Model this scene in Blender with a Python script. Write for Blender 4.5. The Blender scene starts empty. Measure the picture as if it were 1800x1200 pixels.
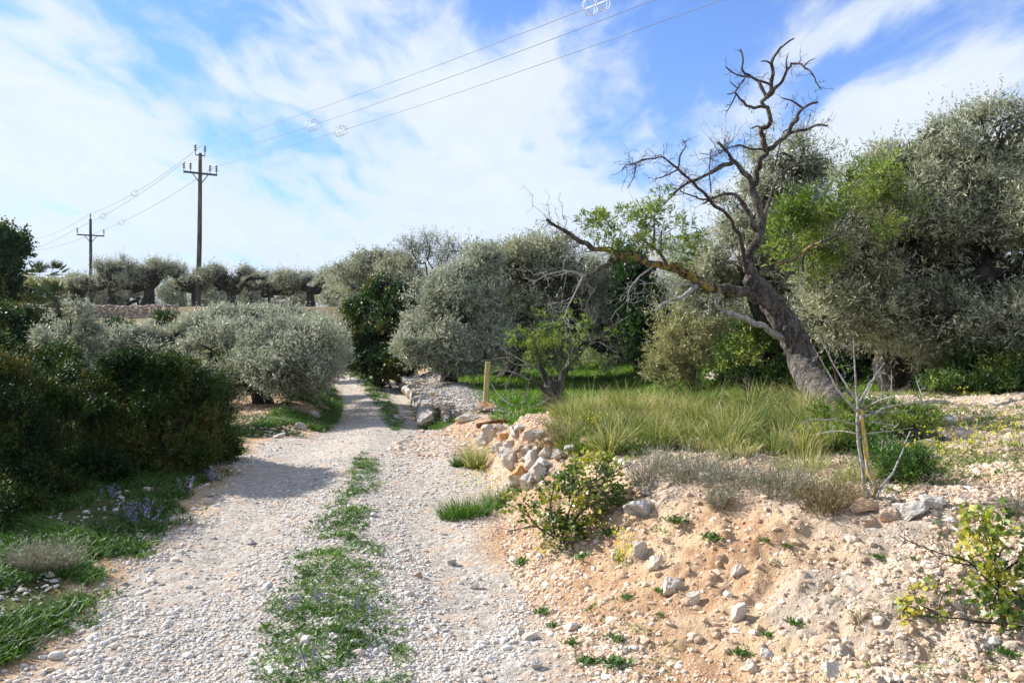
import bpy, math, random
import numpy as np
from mathutils import Vector, Matrix

random.seed(7)
RNG = np.random.default_rng(11)
C = bpy.context.scene.collection
scene = bpy.context.scene

# ------------------------------------------------------------------ camera
F = 1400.0
EYE = 1.65
PITCH = math.atan(40 / F)
cam_d = bpy.data.cameras.new('camera')
cam_d.lens = 28.0
cam_d.sensor_width = 36.0
cam_d.clip_start = 0.05
cam_d.clip_end = 20000
cam = bpy.data.objects.new('camera', cam_d)
cam.location = (0, 0, EYE)
cam.rotation_euler = (math.pi / 2 - PITCH, 0, 0)
C.objects.link(cam)
scene.camera = cam

# ------------------------------------------------------------------ light
SUN_EL, SUN_AZ = 32.0, -67.0           # azimuth clockwise from +Y
world = bpy.data.worlds.new('World')
scene.world = world
world.use_nodes = True
def build_world():
    nt = world.node_tree
    N, L = nt.nodes, nt.links
    bg = N['Background']
    def nd(t, **k):
        n = N.new(t)
        for a, b in k.items():
            setattr(n, a, b)
        return n
    def math_(op, a, b=None, c=None):
        n = nd('ShaderNodeMath', operation=op)
        for i, v in enumerate((a, b, c)):
            if v is None: continue
            if isinstance(v, (int, float)): n.inputs[i].default_value = v
            else: L.new(v, n.inputs[i])
        return n.outputs[0]
    sky = nd('ShaderNodeTexSky', sky_type='NISHITA')
    sky.sun_disc = False
    sky.sun_elevation = math.radians(SUN_EL)
    sky.sun_rotation = math.radians(SUN_AZ)
    sky.altitude = 200
    sky.air_density = 1.0
    sky.dust_density = 0.5
    sky.ozone_density = 2.5
    tc = nd('ShaderNodeTexCoord')
    sep = nd('ShaderNodeSeparateXYZ')
    L.new(tc.outputs['Generated'], sep.inputs[0])
    X, Y, Z = sep.outputs
    zz = math_('ADD', math_('MAXIMUM', Z, 0.0), 0.16)
    u = math_('DIVIDE', X, zz)
    v = math_('DIVIDE', Y, zz)
    comb = nd('ShaderNodeCombineXYZ')
    L.new(u, comb.inputs[0]); L.new(v, comb.inputs[1])
    mp = nd('ShaderNodeMapping')
    mp.inputs['Rotation'].default_value = (0, 0, math.radians(38))
    mp.inputs['Scale'].default_value = (1.15, 0.5, 1)
    mp.inputs['Location'].default_value = (3.1, 1.7, 0)
    L.new(comb.outputs[0], mp.inputs[0])
    n1 = nd('ShaderNodeTexNoise'); n1.inputs['Scale'].default_value = 1.6
    n1.inputs['Detail'].default_value = 11; n1.inputs['Roughness'].default_value = 0.58
    n1.inputs['Distortion'].default_value = 0.35
    L.new(mp.outputs[0], n1.inputs[0])
    n2 = nd('ShaderNodeTexNoise'); n2.inputs['Scale'].default_value = 6.0
    n2.inputs['Detail'].default_value = 8; n2.inputs['Roughness'].default_value = 0.6
    n2.inputs['Distortion'].default_value = 0.6
    L.new(mp.outputs[0], n2.inputs[0])
    d = math_('ADD', math_('MULTIPLY', n1.outputs[0], 1.45), math_('MULTIPLY', n2.outputs[0], 0.90))
    # bias: placed banks of cloud and clear gaps of this particular sky, by compass direction
    az = math_('ARCTAN2', X, Y)
    hyp = math_('SQRT', math_('ADD', math_('MULTIPLY', X, X), math_('MULTIPLY', Y, Y)))
    el = math_('ARCTAN2', Z, hyp)
    # warp the placement with noise so no gap is a clean ellipse
    n3 = nd('ShaderNodeTexNoise'); n3.inputs['Scale'].default_value = 3.0; n3.inputs['Detail'].default_value = 4
    L.new(tc.outputs['Generated'], n3.inputs[0])
    sp3 = nd('ShaderNodeSeparateColor'); L.new(n3.outputs['Color'], sp3.inputs[0])
    az = math_('ADD', az, math_('MULTIPLY', math_('SUBTRACT', sp3.outputs[0], 0.5), 0.30))
    el = math_('ADD', el, math_('MULTIPLY', math_('SUBTRACT', sp3.outputs[1], 0.5), 0.22))
    bias = None
    def blob(px, py, rx, ry, amt, rot=0.0):
        nonlocal bias
        a0 = math.atan2(px - 900, F); e0 = math.atan2((560 - py), math.hypot(px - 900, F))
        rx, ry = rx / F, ry / F
        ca, sa = math.cos(rot), math.sin(rot)
        da = math_('SUBTRACT', az, a0); de = math_('SUBTRACT', el, e0)
        p = math_('ADD', math_('MULTIPLY', da, ca / rx), math_('MULTIPLY', de, sa / rx))
        q = math_('ADD', math_('MULTIPLY', da, -sa / ry), math_('MULTIPLY', de, ca / ry))
        r2 = math_('ADD', math_('MULTIPLY', p, p), math_('MULTIPLY', q, q))
        g = math_('MULTIPLY', math_('EXPONENT', math_('MULTIPLY', r2, -1.0)), amt)
        bias = g if bias is None else math_('ADD', bias, g)
    for b in SKY_BLOBS:
        blob(*b)
    # thin veil everywhere low down
    low = nd('ShaderNodeMapRange', interpolation_type='SMOOTHSTEP')
    low.inputs['From Min'].default_value = 0.0; low.inputs['From Max'].default_value = 0.30
    low.inputs['To Min'].default_value = 0.20; low.inputs['To Max'].default_value = 0.0
    L.new(el, low.inputs['Value'])
    d = math_('ADD', math_('ADD', d, bias), low.outputs[0])
    cr = nd('ShaderNodeMapRange', interpolation_type='SMOOTHSTEP')
    cr.inputs['From Min'].default_value = 0.90; cr.inputs['From Max'].default_value = 1.38
    L.new(d, cr.inputs['Value'])
    cov = math_('MULTIPLY', cr.outputs[0], 0.92)
    # cloud brightness varies a little: thicker parts a bit greyer
    shade = nd('ShaderNodeMapRange')
    shade.inputs['From Min'].default_value = 0.35; shade.inputs['From Max'].default_value = 0.65
    shade.inputs['To Min'].default_value = 1.0; shade.inputs['To Max'].default_value = 0.90
    L.new(n2.outputs[0], shade.inputs['Value'])
    cc = nd('ShaderNodeVectorMath', operation='SCALE')
    cc.inputs[0].default_value = CLOUD
    L.new(shade.outputs[0], cc.inputs['Scale'])
    tint = nd('ShaderNodeMix', data_type='RGBA', blend_type='MULTIPLY')
    tint.inputs[0].default_value = 1.0
    L.new(sky.outputs[0], tint.inputs[6]); tint.inputs[7].default_value = (*SKY_TINT, 1)
    mx = nd('ShaderNodeMix', data_type='RGBA')
    L.new(cov, mx.inputs[0]); L.new(tint.outputs[2], mx.inputs[6]); L.new(cc.outputs[0], mx.inputs[7])
    L.new(mx.outputs[2], bg.inputs[0])
    bg.inputs[1].default_value = 0.0465
SKY_TINT = (0.84, 1.46, 2.45)
CLOUD = (10.2, 10.9, 11.2)
# (px, py, rx, ry, amount, rotation): directions given at their place in the sky
SKY_BLOBS = [
    (1000, 15, 360, 75, -0.26, 0.0), (280, 15, 230, 60, -0.20, 0.0), (340, 130, 80, 50, -0.20, 0.3),
    (1500, 170, 330, 45, -0.22, 0.45), (1750, 60, 220, 60, -0.18, 0.3), (1120, 170, 170, 90, -0.20, 0.5), (1240, 60, 150, 80, -0.14, 0.0),
    (680, 110, 160, 90, 0.12, 0.6), (150, 250, 260, 160, 0.12, 0.0), (800, 270, 330, 120, 0.12, 0.3),
    (1560, 60, 200, 40, 0.16, 0.4), (500, 240, 150, 30, -0.10, -0.2), (430, 330, 90, 35, -0.12, -0.3),
    (60, 90, 110, 90, 0.18, 0.0), (1600, 260, 260, 70, 0.14, 0.3), (760, 330, 60, 40, -0.10, 0.4),
    (500, 120, 60, 120, 0.12, -0.7), (950, 110, 120, 60, 0.18, 0.5), (1100, 350, 160, 60, 0.15, 0.0),
]
build_world()
sun_d = bpy.data.lights.new('sun', 'SUN')
sun_d.energy = 5.0
sun_d.angle = math.radians(0.55)
sun_d.color = (1.0, 0.955, 0.89)
sun = bpy.data.objects.new('sun', sun_d)
se, sa = math.radians(SUN_EL), math.radians(SUN_AZ)
SUNV = Vector((math.cos(se) * math.sin(sa), math.cos(se) * math.cos(sa), math.sin(se)))
sun.rotation_euler = SUNV.to_track_quat('Z', 'Y').to_euler()
C.objects.link(sun)
scene.view_settings.view_transform = 'Standard'
scene.view_settings.look = 'None'
scene.view_settings.exposure = 1.0
scene.view_settings.gamma = 1.0
scene.cycles.max_bounces = 6
scene.cycles.transparent_max_bounces = 8

# ------------------------------------------------------------------ helpers: rays, noise, meshes
def ray(px, py):
    xc, yc = (px - 900) / F, (600 - py) / F
    cp, sp = math.cos(PITCH), math.sin(PITCH)
    return np.array((xc, cp + yc * sp, -sp + yc * cp))
def P(px, py, d):
    r = ray(px, py)
    r = r * (d / r[1])
    return np.array((r[0], r[1], EYE + r[2]))

def _hash(ix, iy, iz, s):
    h = (ix * 374761393 + iy * 668265263 + iz * 2147483647 + s * 974634777) & 0x7fffffff
    h = ((h ^ (h >> 13)) * 1274126177) & 0x7fffffff
    h = h ^ (h >> 16)
    return (h & 0xffff) / 65535.0
def vnoise(p, s=0):
    p = np.asarray(p, float)
    if p.shape[-1] == 2:
        p = np.concatenate([p, np.zeros(p.shape[:-1] + (1,))], -1)
    f = np.floor(p); t = p - f; t = t * t * (3 - 2 * t)
    i = f.astype(np.int64)
    r = 0
    for dx in (0, 1):
        for dy in (0, 1):
            for dz in (0, 1):
                w = (t[..., 0] if dx else 1 - t[..., 0]) * (t[..., 1] if dy else 1 - t[..., 1]) * (t[..., 2] if dz else 1 - t[..., 2])
                r = r + w * _hash(i[..., 0] + dx, i[..., 1] + dy, i[..., 2] + dz, s)
    return r
def fbm(p, oct=4, s=0, gain=.5):
    p = np.asarray(p, float); a, r, n = 1.0, 0, 0
    for k in range(oct):
        r = r + a * vnoise(p * 2 ** k, s + k * 17); n += a; a *= gain
    return r / n
def sst(a, b, x):
    t = np.clip((x - a) / (b - a), 0, 1)
    return t * t * (3 - 2 * t)
def nrm(v):
    return v / np.maximum(np.linalg.norm(v, axis=-1, keepdims=True), 1e-9)

class MB:
    """collects vertices/faces/tints and links them as one mesh object"""
    def __init__(s):
        s.v, s.f4, s.f3, s.t, s.n, s.m4, s.m3 = [], [], [], [], 0, [], []
    def add(s, v, f, tint=0.5, mat=0):
        v = np.asarray(v, float).reshape(-1, 3); f = np.asarray(f, int)
        if len(f) == 0: return
        (s.f4 if f.shape[1] == 4 else s.f3).append(f + s.n)
        (s.m4 if f.shape[1] == 4 else s.m3).append(np.full(len(f), mat, int))
        s.v.append(v); s.n += len(v)
        s.t.append(np.broadcast_to(np.asarray(tint, float), (len(v),)) if np.ndim(tint) else np.full(len(v), tint))
    def build(s, name, mats, parent=None, smooth=False, loc=None):
        me = bpy.data.meshes.new(name)
        if not isinstance(mats, (list, tuple)): mats = [mats]
        v = np.concatenate(s.v)
        if loc is not None: v = v - np.asarray(loc)
        f4 = np.concatenate(s.f4) if s.f4 else np.zeros((0, 4), int)
        f3 = np.concatenate(s.f3) if s.f3 else np.zeros((0, 3), int)
        me.vertices.add(len(v)); me.vertices.foreach_set('co', v.astype(np.float32).ravel())
        nl = f4.size + f3.size
        me.loops.add(nl); me.loops.foreach_set('vertex_index', np.concatenate([f4.ravel(), f3.ravel()]).astype(np.int32))
        me.polygons.add(len(f4) + len(f3))
        st = np.concatenate([np.arange(len(f4)) * 4, f4.size + np.arange(len(f3)) * 3]).astype(np.int32)
        me.polygons.foreach_set('loop_start', st)
        me.polygons.foreach_set('material_index', np.concatenate(s.m4 + s.m3).astype(np.int32))
        me.polygons.foreach_set('use_smooth', np.full(len(st), smooth))
        a = me.attributes.new('tint', 'FLOAT', 'POINT')
        a.data.foreach_set('value', np.concatenate(s.t).astype(np.float32))
        me.update(calc_edges=True)
        for m in mats: me.materials.append(m)
        o = bpy.data.objects.new(name, me)
        C.objects.link(o)
        if parent is not None: o.parent = parent
        elif loc is not None: o.location = loc
        return o

def tag(o, label=None, cat=None, group=None, kind=None):
    if label: o['label'] = label
    if cat: o['category'] = cat
    if group: o['group'] = group
    if kind: o['kind'] = kind
    return o
def empty(name, loc, label, cat, group=None):
    o = bpy.data.objects.new(name, None)
    o.empty_display_size = .1
    o.location = [float(c) for c in loc]
    C.objects.link(o)
    return tag(o, label, cat, group)

def smooth_path(pts, rad, n=4):
    pts = np.asarray(pts, float); rad = np.asarray(rad, float)
    if len(pts) < 3 or n < 2: return pts, rad
    q = np.vstack([2 * pts[0] - pts[1], pts, 2 * pts[-1] - pts[-2]])
    out, ro = [], []
    for i in range(len(pts) - 1):
        p0, p1, p2, p3 = q[i:i + 4]
        for k in range(n):
            t = k / n
            out.append(.5 * ((2 * p1) + (-p0 + p2) * t + (2 * p0 - 5 * p1 + 4 * p2 - p3) * t * t + (-p0 + 3 * p1 - 3 * p2 + p3) * t ** 3))
            ro.append(rad[i] * (1 - t) + rad[i + 1] * t)
    out.append(pts[-1]); ro.append(rad[-1])
    return np.array(out), np.array(ro)

def tube(mb, pts, rad, sides=6, n=4, rough=0.0, tint=0.5, freq=6.0, mat=0):
    pts, rad = smooth_path(pts, rad, n)
    m = len(pts)
    T = np.gradient(pts, axis=0); T = nrm(T)
    ref = np.array((0, 0, 1.)) if abs(T[0][2]) < .9 else np.array((1., 0, 0))
    Nn = np.zeros((m, 3)); Nn[0] = nrm(np.cross(T[0], ref))
    for i in range(1, m):
        a = Nn[i - 1] - T[i] * np.dot(Nn[i - 1], T[i]); Nn[i] = nrm(a)
    B = np.cross(T, Nn)
    ang = np.arange(sides) * 2 * math.pi / sides
    D = Nn[:, None] * np.cos(ang)[None, :, None] + B[:, None] * np.sin(ang)[None, :, None]
    r = rad[:, None, None]
    V = pts[:, None] + D * r
    if rough:
        q = V / np.maximum(rad.max(), .01)
        nz = fbm(q * np.array((1, 1, .45)) * freq / 6 * 2.2, 4, 3) - .5
        V = V + D * (nz[..., None] * rough * r * 2)
    i = np.arange(m - 1)[:, None]; j = np.arange(sides)[None]
    f = np.stack([i * sides + j, i * sides + (j + 1) % sides, (i + 1) * sides + (j + 1) % sides, (i + 1) * sides + j], -1).reshape(-1, 4)
    V = V.reshape(-1, 3)
    tt = np.repeat(np.broadcast_to(tint, (m,)), sides) if np.ndim(tint) else tint
    c = len(V)
    mb.add(V, f, tt, mat)
    # end caps
    k = np.arange(sides)
    mb.add(np.vstack([V[-sides:], pts[-1] + T[-1] * rad[-1] * .6]), np.stack([k, (k + 1) % sides, np.full(sides, sides)], -1), tint if not np.ndim(tint) else tint[-1], mat)
    mb.add(np.vstack([V[:sides], pts[0]]), np.stack([(k + 1) % sides, k, np.full(sides, sides)], -1), tint if not np.ndim(tint) else tint[0], mat)

def leaves(mb, base, d, ln, wd, tint, up=None, mat=0, fold=0.0):
    """one four-cornered leaf per base point"""
    n = len(base)
    if up is None: up = RNG.normal(size=(n, 3)) + np.array((0, 0, .6))
    s = nrm(np.cross(d, up))
    ln = np.broadcast_to(ln, (n,))[:, None]; wd = np.broadcast_to(wd, (n,))[:, None]
    nn = np.cross(s, d)
    mid = base + d * ln * .48
    v = np.stack([base, mid + s * wd * .5 + nn * wd * fold, base + d * ln, mid - s * wd * .5 + nn * wd * fold], 1).reshape(-1, 3)
    f = np.arange(n * 4).reshape(-1, 4)
    mb.add(v, f, np.repeat(np.broadcast_to(tint, (n,)), 4), mat)

def blades(mb, root, d, ln, wd, bend, tint, segs=3, mat=0, tip=0.0):
    """grass blades / thin twigs: tapered bending strips"""
    n = len(root)
    ln = np.broadcast_to(ln, (n,))[:, None]; wd = np.broadcast_to(wd, (n,))[:, None]; bend = np.broadcast_to(bend, (n,))[:, None]
    side = nrm(np.cross(d, np.array((0, 0, 1.))) + RNG.normal(size=(n, 3)) * .35)
    V = []
    hd = d * np.array((1, 1, 0)); hd = nrm(hd + 1e-6)
    for k in range(segs + 1):
        t = k / segs
        p = root + d * ln * t + (hd * .5 - np.array((0, 0, .5))) * bend * ln * t * t
        w = wd * (1 - t) ** .8 * .5 + wd * .04
        V += [p - side * w, p + side * w]
    V = np.stack(V, 1)
    f = np.array([[2 * k, 2 * k + 1, 2 * k + 3, 2 * k + 2] for k in range(segs)])
    base = (np.arange(n) * (2 * segs + 2))[:, None, None]
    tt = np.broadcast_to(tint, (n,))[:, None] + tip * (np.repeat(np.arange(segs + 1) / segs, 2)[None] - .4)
    mb.add(V.reshape(-1, 3), (f[None] + base).reshape(-1, 4), np.clip(tt, 0, 1).ravel(), mat)

# unit stones
def ico(sub):
    t = (1 + 5 ** .5) / 2
    v = nrm(np.array([(-1, t, 0), (1, t, 0), (-1, -t, 0), (1, -t, 0), (0, -1, t), (0, 1, t), (0, -1, -t), (0, 1, -t), (t, 0, -1), (t, 0, 1), (-t, 0, -1), (-t, 0, 1)], float))
    f = np.array([(0, 11, 5), (0, 5, 1), (0, 1, 7), (0, 7, 10), (0, 10, 11), (1, 5, 9), (5, 11, 4), (11, 10, 2), (10, 7, 6), (7, 1, 8), (3, 9, 4), (3, 4, 2), (3, 2, 6), (3, 6, 8), (3, 8, 9), (4, 9, 5), (2, 4, 11), (6, 2, 10), (8, 6, 7), (9, 8, 1)])
    for _ in range(sub):
        vs = list(map(tuple, v)); cache = {}; nf = []
        def mid(a, b):
            k = (min(a, b), max(a, b))
            if k not in cache:
                m = (np.array(vs[a]) + np.array(vs[b])) / 2; vs.append(tuple(m / np.linalg.norm(m))); cache[k] = len(vs) - 1
            return cache[k]
        for a, b, c in f:
            x, y, z = mid(a, b), mid(b, c), mid(c, a)
            nf += [(a, x, z), (b, y, x), (c, z, y), (x, y, z)]
        v = np.array(vs); f = np.array(nf)
    return v, f
ICO0, ICO1, ICO2, ICO3 = ico(0), ico(1), ico(2), ico(3)

def pebbles(mb, pos, size, tint, base=ICO0, flat=.6, jit=.22, mat=0):
    n = len(pos)
    uv, uf = base
    m = len(uv)
    v = np.broadcast_to(uv, (n, m, 3)).copy()
    v = v * (1 + RNG.uniform(-jit, jit, (n, m, 1)))
    sc = np.stack([RNG.uniform(.75, 1.3, n), RNG.uniform(.6, 1.0, n), RNG.uniform(.7, 1.1, n) * flat], -1)
    v = v * sc[:, None]
    a = RNG.uniform(0, 6.283, n); ti = RNG.normal(0, .25, n)
    ct, st_ = np.cos(ti)[:, None], np.sin(ti)[:, None]
    y, z = v[..., 1] * ct - v[..., 2] * st_, v[..., 1] * st_ + v[..., 2] * ct
    v[..., 1], v[..., 2] = y, z
    ca, sa_ = np.cos(a)[:, None], np.sin(a)[:, None]
    x, y = v[..., 0] * ca - v[..., 1] * sa_, v[..., 0] * sa_ + v[..., 1] * ca
    v[..., 0], v[..., 1] = x, y
    v = v * (size * .5)[:, None, None] + pos[:, None]
    f = uf[None] + (np.arange(n) * m)[:, None, None]
    mb.add(v.reshape(-1, 3), f.reshape(-1, 3), np.repeat(tint, m), mat)

def rock(mb, c, size, seed=0, sub=ICO3, cuts=9, tint=.5, mat=0):
    """a weathered block: ball cut by random planes, then roughened; size = (x, y, z) full extents"""
    r = np.random.default_rng(seed + 500)
    uv, uf = sub
    v = uv.copy()
    for _ in range(cuts + 5):
        n = nrm(r.normal(size=3) * np.array((1, 1, .8))); dd = r.uniform(.38, .74)
        k = np.maximum(v @ n - dd, 0)[:, None]
        v = v - k * n * .98
    v = v / np.abs(v).max(0)
    q = v + seed * 3.7
    v = v + uv * ((fbm(q * 1.7, 3, seed)[:, None] - .5) * .30 + (fbm(q * 5, 3, seed + 5)[:, None] - .5) * .22)
    a = r.uniform(0, 6.28); R = np.array([[math.cos(a), -math.sin(a), 0], [math.sin(a), math.cos(a), 0], [0, 0, 1]])
    v = v @ R.T
    v = v / np.abs(v).max(0) * np.array(size) / 2
    mb.add(v + np.asarray(c), uf, tint, mat)
# ------------------------------------------------------------------ materials
def new_mat(name):
    m = bpy.data.materials.new(name); m.use_nodes = True
    nt = m.node_tree
    for n in list(nt.nodes):
        if n.type != 'OUTPUT_MATERIAL': nt.nodes.remove(n)
    return m, nt.nodes, nt.links, [n for n in nt.nodes if n.type == 'OUTPUT_MATERIAL'][0]
def ramp(N, stops):
    r = N.new('ShaderNodeValToRGB')
    e = r.color_ramp.elements
    while len(e) < len(stops): e.new(.5)
    for k, (p, c) in enumerate(stops):
        e[k].position = p; e[k].color = (*c, 1)
    return r
def leaf_mat(name, stops, back=None, trans=.3, rough=.5, spec=.35):
    m, N, L, out = new_mat(name)
    at = N.new('ShaderNodeAttribute'); at.attribute_name = 'tint'
    r = ramp(N, stops); L.new(at.outputs['Fac'], r.inputs[0])
    col = r.outputs[0]
    if back:
        g = N.new('ShaderNodeNewGeometry')
        mx = N.new('ShaderNodeMix'); mx.data_type = 'RGBA'
        L.new(g.outputs['Backfacing'], mx.inputs[0]); L.new(col, mx.inputs[6]); mx.inputs[7].default_value = (*back, 1)
        col = mx.outputs[2]
    b = N.new('ShaderNodeBsdfPrincipled'); L.new(col, b.inputs['Base Color'])
    b.inputs['Roughness'].default_value = rough
    b.inputs['Specular IOR Level'].default_value = spec
    if trans:
        t = N.new('ShaderNodeBsdfTranslucent')
        hs = N.new('ShaderNodeHueSaturation'); hs.inputs['Saturation'].default_value = 1.2; hs.inputs['Value'].default_value = 1.3
        L.new(col, hs.inputs['Color']); L.new(hs.outputs[0], t.inputs[0])
        mm = N.new('ShaderNodeMixShader'); mm.inputs[0].default_value = trans
        L.new(b.outputs[0], mm.inputs[1]); L.new(t.outputs[0], mm.inputs[2]); L.new(mm.outputs[0], out.inputs[0])
    else:
        L.new(b.outputs[0], out.inputs[0])
    return m
def noise_node(N, L, vec, scale, detail=5, rough=.55, dist=0):
    n = N.new('ShaderNodeTexNoise'); n.inputs['Scale'].default_value = scale
    n.inputs['Detail'].default_value = detail; n.inputs['Roughness'].default_value = rough; n.inputs['Distortion'].default_value = dist
    if vec is not None: L.new(vec, n.inputs[0])
    return n
def mixc(N, L, fac, a, b):
    m = N.new('ShaderNodeMix'); m.data_type = 'RGBA'
    for s, v in ((0, fac), (6, a), (7, b)):
        if isinstance(v, tuple): m.inputs[s].default_value = (*v, 1)
        elif isinstance(v, (int, float)): m.inputs[s].default_value = v
        else: L.new(v, m.inputs[s])
    return m.outputs[2]
def mth(N, L, op, a, b=None):
    n = N.new('ShaderNodeMath'); n.operation = op
    for i, v in enumerate((a, b)):
        if v is None: continue
        if isinstance(v, (int, float)): n.inputs[i].default_value = v
        else: L.new(v, n.inputs[i])
    return n.outputs[0]
def mrange(N, L, v, a, b, c=0., d=1., smooth=True):
    n = N.new('ShaderNodeMapRange')
    if smooth: n.interpolation_type = 'SMOOTHSTEP'
    L.new(v, n.inputs['Value'])
    for k, x in zip(('From Min', 'From Max', 'To Min', 'To Max'), (a, b, c, d)): n.inputs[k].default_value = x
    return n.outputs[0]
def bump(N, L, b, h, strength, dist):
    n = N.new('ShaderNodeBump'); n.inputs['Strength'].default_value = strength; n.inputs['Distance'].default_value = dist
    L.new(h, n.inputs['Height']); L.new(n.outputs[0], b.inputs['Normal'])
def bark_mat(name, dark, light, scale=14, lichen=None, stretch=.25, bdist=.02, ls=13):
    """lichen amount comes from the tint attribute"""
    m, N, L, out = new_mat(name)
    tc = N.new('ShaderNodeTexCoord'); mp = N.new('ShaderNodeMapping'); mp.inputs['Scale'].default_value = (1, 1, stretch)
    L.new(tc.outputs['Object'], mp.inputs[0])
    n1 = noise_node(N, L, mp.outputs[0], scale, 8, .65, .6)
    v = N.new('ShaderNodeTexVoronoi'); v.feature = 'DISTANCE_TO_EDGE'; v.inputs['Scale'].default_value = scale * 3.4
    mp2 = N.new('ShaderNodeVectorMath'); mp2.operation = 'ADD'
    L.new(mp.outputs[0], mp2.inputs[0])
    sc = N.new('ShaderNodeVectorMath'); sc.operation = 'SCALE'; sc.inputs['Scale'].default_value = .16
    L.new(n1.outputs['Color'], sc.inputs[0]); L.new(sc.outputs[0], mp2.inputs[1]); L.new(mp2.outputs[0], v.inputs[0])
    cr = mrange(N, L, v.outputs['Distance'], 0., .35)
    h = mth(N, L, 'ADD', mth(N, L, 'MULTIPLY', cr, .30), mth(N, L, 'MULTIPLY', n1.outputs[0], 1.))
    col = mixc(N, L, mrange(N, L, h, .42, .88), dark, light)
    if lichen:
        at = N.new('ShaderNodeAttribute'); at.attribute_name = 'tint'
        n2 = noise_node(N, L, tc.outputs['Object'], ls, 6, .6, .3)
        n3 = noise_node(N, L, tc.outputs['Object'], 45, 4, .6)
        k = mth(N, L, 'ADD', mth(N, L, 'MULTIPLY', n2.outputs[0], .75), mth(N, L, 'MULTIPLY', n3.outputs[0], .3))
        lv = mth(N, L, 'ADD', k, mth(N, L, 'SUBTRACT', at.outputs['Fac'], .62))
        f = mrange(N, L, lv, .44, .50)
        lc = mixc(N, L, n3.outputs[0], lichen[0], lichen[1])
        col = mixc(N, L, f, col, lc)
    b = N.new('ShaderNodeBsdfPrincipled'); L.new(col, b.inputs['Base Color']); b.inputs['Roughness'].default_value = .9
    b.inputs['Specular IOR Level'].default_value = .2
    bump(N, L, b, h, 1.0, bdist)
    L.new(b.outputs[0], out.inputs[0])
    return m
def rock_mat(name, c1, c2, c3, lichen=0.0, scale=9, bd=.02):
    m, N, L, out = new_mat(name)
    tc = N.new('ShaderNodeTexCoord'); at = N.new('ShaderNodeAttribute'); at.attribute_name = 'tint'
    oi = N.new('ShaderNodeObjectInfo')
    n1 = noise_node(N, L, tc.outputs['Object'], scale, 8, .65, .4)
    n2 = noise_node(N, L, tc.outputs['Object'], scale * .45, 4, .5)
    n3 = noise_node(N, L, tc.outputs['Object'], scale * 6, 5, .7)
    col = mixc(N, L, mrange(N, L, n1.outputs[0], .3, .7), c1, c2)
    col = mixc(N, L, mrange(N, L, mth(N, L, 'ADD', n2.outputs[0], mth(N, L, 'MULTIPLY', at.outputs['Fac'], .35)), .5, .85), col, c3)
    col = mixc(N, L, mrange(N, L, n3.outputs[0], .52, .75, 0, .55), col, (.12, .10, .08))
    if lichen:
        lv = mrange(N, L, mth(N, L, 'ADD', mth(N, L, 'MULTIPLY', n2.outputs[0], .7), mth(N, L, 'MULTIPLY', n1.outputs[0], .3)), .60 - lichen * .14, .63 - lichen * .14)
        lv = mth(N, L, 'MULTIPLY', lv, mrange(N, L, at.outputs['Fac'], .55, .75))
        col = mixc(N, L, mth(N, L, 'MULTIPLY', lv, .85), col, (.50, .25, .07))
    b = N.new('ShaderNodeBsdfPrincipled'); L.new(col, b.inputs['Base Color']); b.inputs['Roughness'].default_value = .92
    b.inputs['Specular IOR Level'].default_value = .15
    hh = mth(N, L, 'ADD', n1.outputs[0], mth(N, L, 'MULTIPLY', n3.outputs[0], .35))
    bump(N, L, b, hh, .9, bd)
    L.new(b.outputs[0], out.inputs[0])
    return m
def flat_mat(name, col, rough=.6, metal=0.):
    m, N, L, out = new_mat(name)
    tc = N.new('ShaderNodeTexCoord')
    n = noise_node(N, L, tc.outputs['Object'], 12, 5, .6)
    c = mixc(N, L, mrange(N, L, n.outputs[0], .35, .7), tuple(x * .8 for x in col), tuple(min(1, x * 1.12) for x in col))
    b = N.new('ShaderNodeBsdfPrincipled'); L.new(c, b.inputs['Base Color']); b.inputs['Roughness'].default_value = rough; b.inputs['Metallic'].default_value = metal
    L.new(b.outputs[0], out.inputs[0]); return m

M = {}
M['olive'] = leaf_mat('olive_leaf', [(0, (.055, .070, .026)), (.45, (.175, .20, .095)), (.8, (.31, .33, .20)), (1, (.42, .40, .20))], back=(.42, .43, .32), trans=.2)
M['olive_silver'] = leaf_mat('silvery_olive_leaf', [(0, (.07, .085, .036)), (.5, (.22, .245, .14)), (1, (.43, .45, .32))], back=(.46, .47, .37), trans=.2)
M['olive_yellow'] = leaf_mat('yellowish_leaf', [(0, (.13, .15, .04)), (.5, (.27, .28, .10)), (1, (.42, .38, .15))], back=(.36, .35, .20), trans=.3)
M['dark'] = leaf_mat('glossy_dark_leaf', [(0, (.014, .034, .010)), (.5, (.034, .074, .018)), (.85, (.07, .125, .025)), (1, (.14, .11, .03))], trans=.22, rough=.5, spec=.35)
M['lentisk'] = leaf_mat('shrub_leaf', [(0, (.010, .024, .006)), (.5, (.030, .062, .011)), (.85, (.062, .105, .018)), (.97, (.085, .11, .020)), (1, (.11, .085, .022))], trans=.2, rough=.62, spec=.2)
M['bright'] = leaf_mat('almond_leaf', [(0, (.07, .12, .02)), (.5, (.15, .22, .04)), (1, (.30, .36, .09))], trans=.35, rough=.45)
M['green'] = leaf_mat('green_bush_leaf', [(0, (.022, .050, .010)), (.5, (.06, .115, .02)), (.85, (.16, .22, .045)), (1, (.32, .35, .08))], trans=.25)
M['ivy'] = leaf_mat('ivy_leaf', [(0, (.01, .03, .008)), (.5, (.03, .08, .014)), (1, (.08, .15, .03))], trans=.2, rough=.35, spec=.5)
M['smilax'] = leaf_mat('round_shrub_leaf', [(0, (.045, .085, .012)), (.5, (.13, .20, .03)), (.85, (.27, .32, .05)), (1, (.42, .38, .06))], trans=.32, rough=.3, spec=.5)
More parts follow.
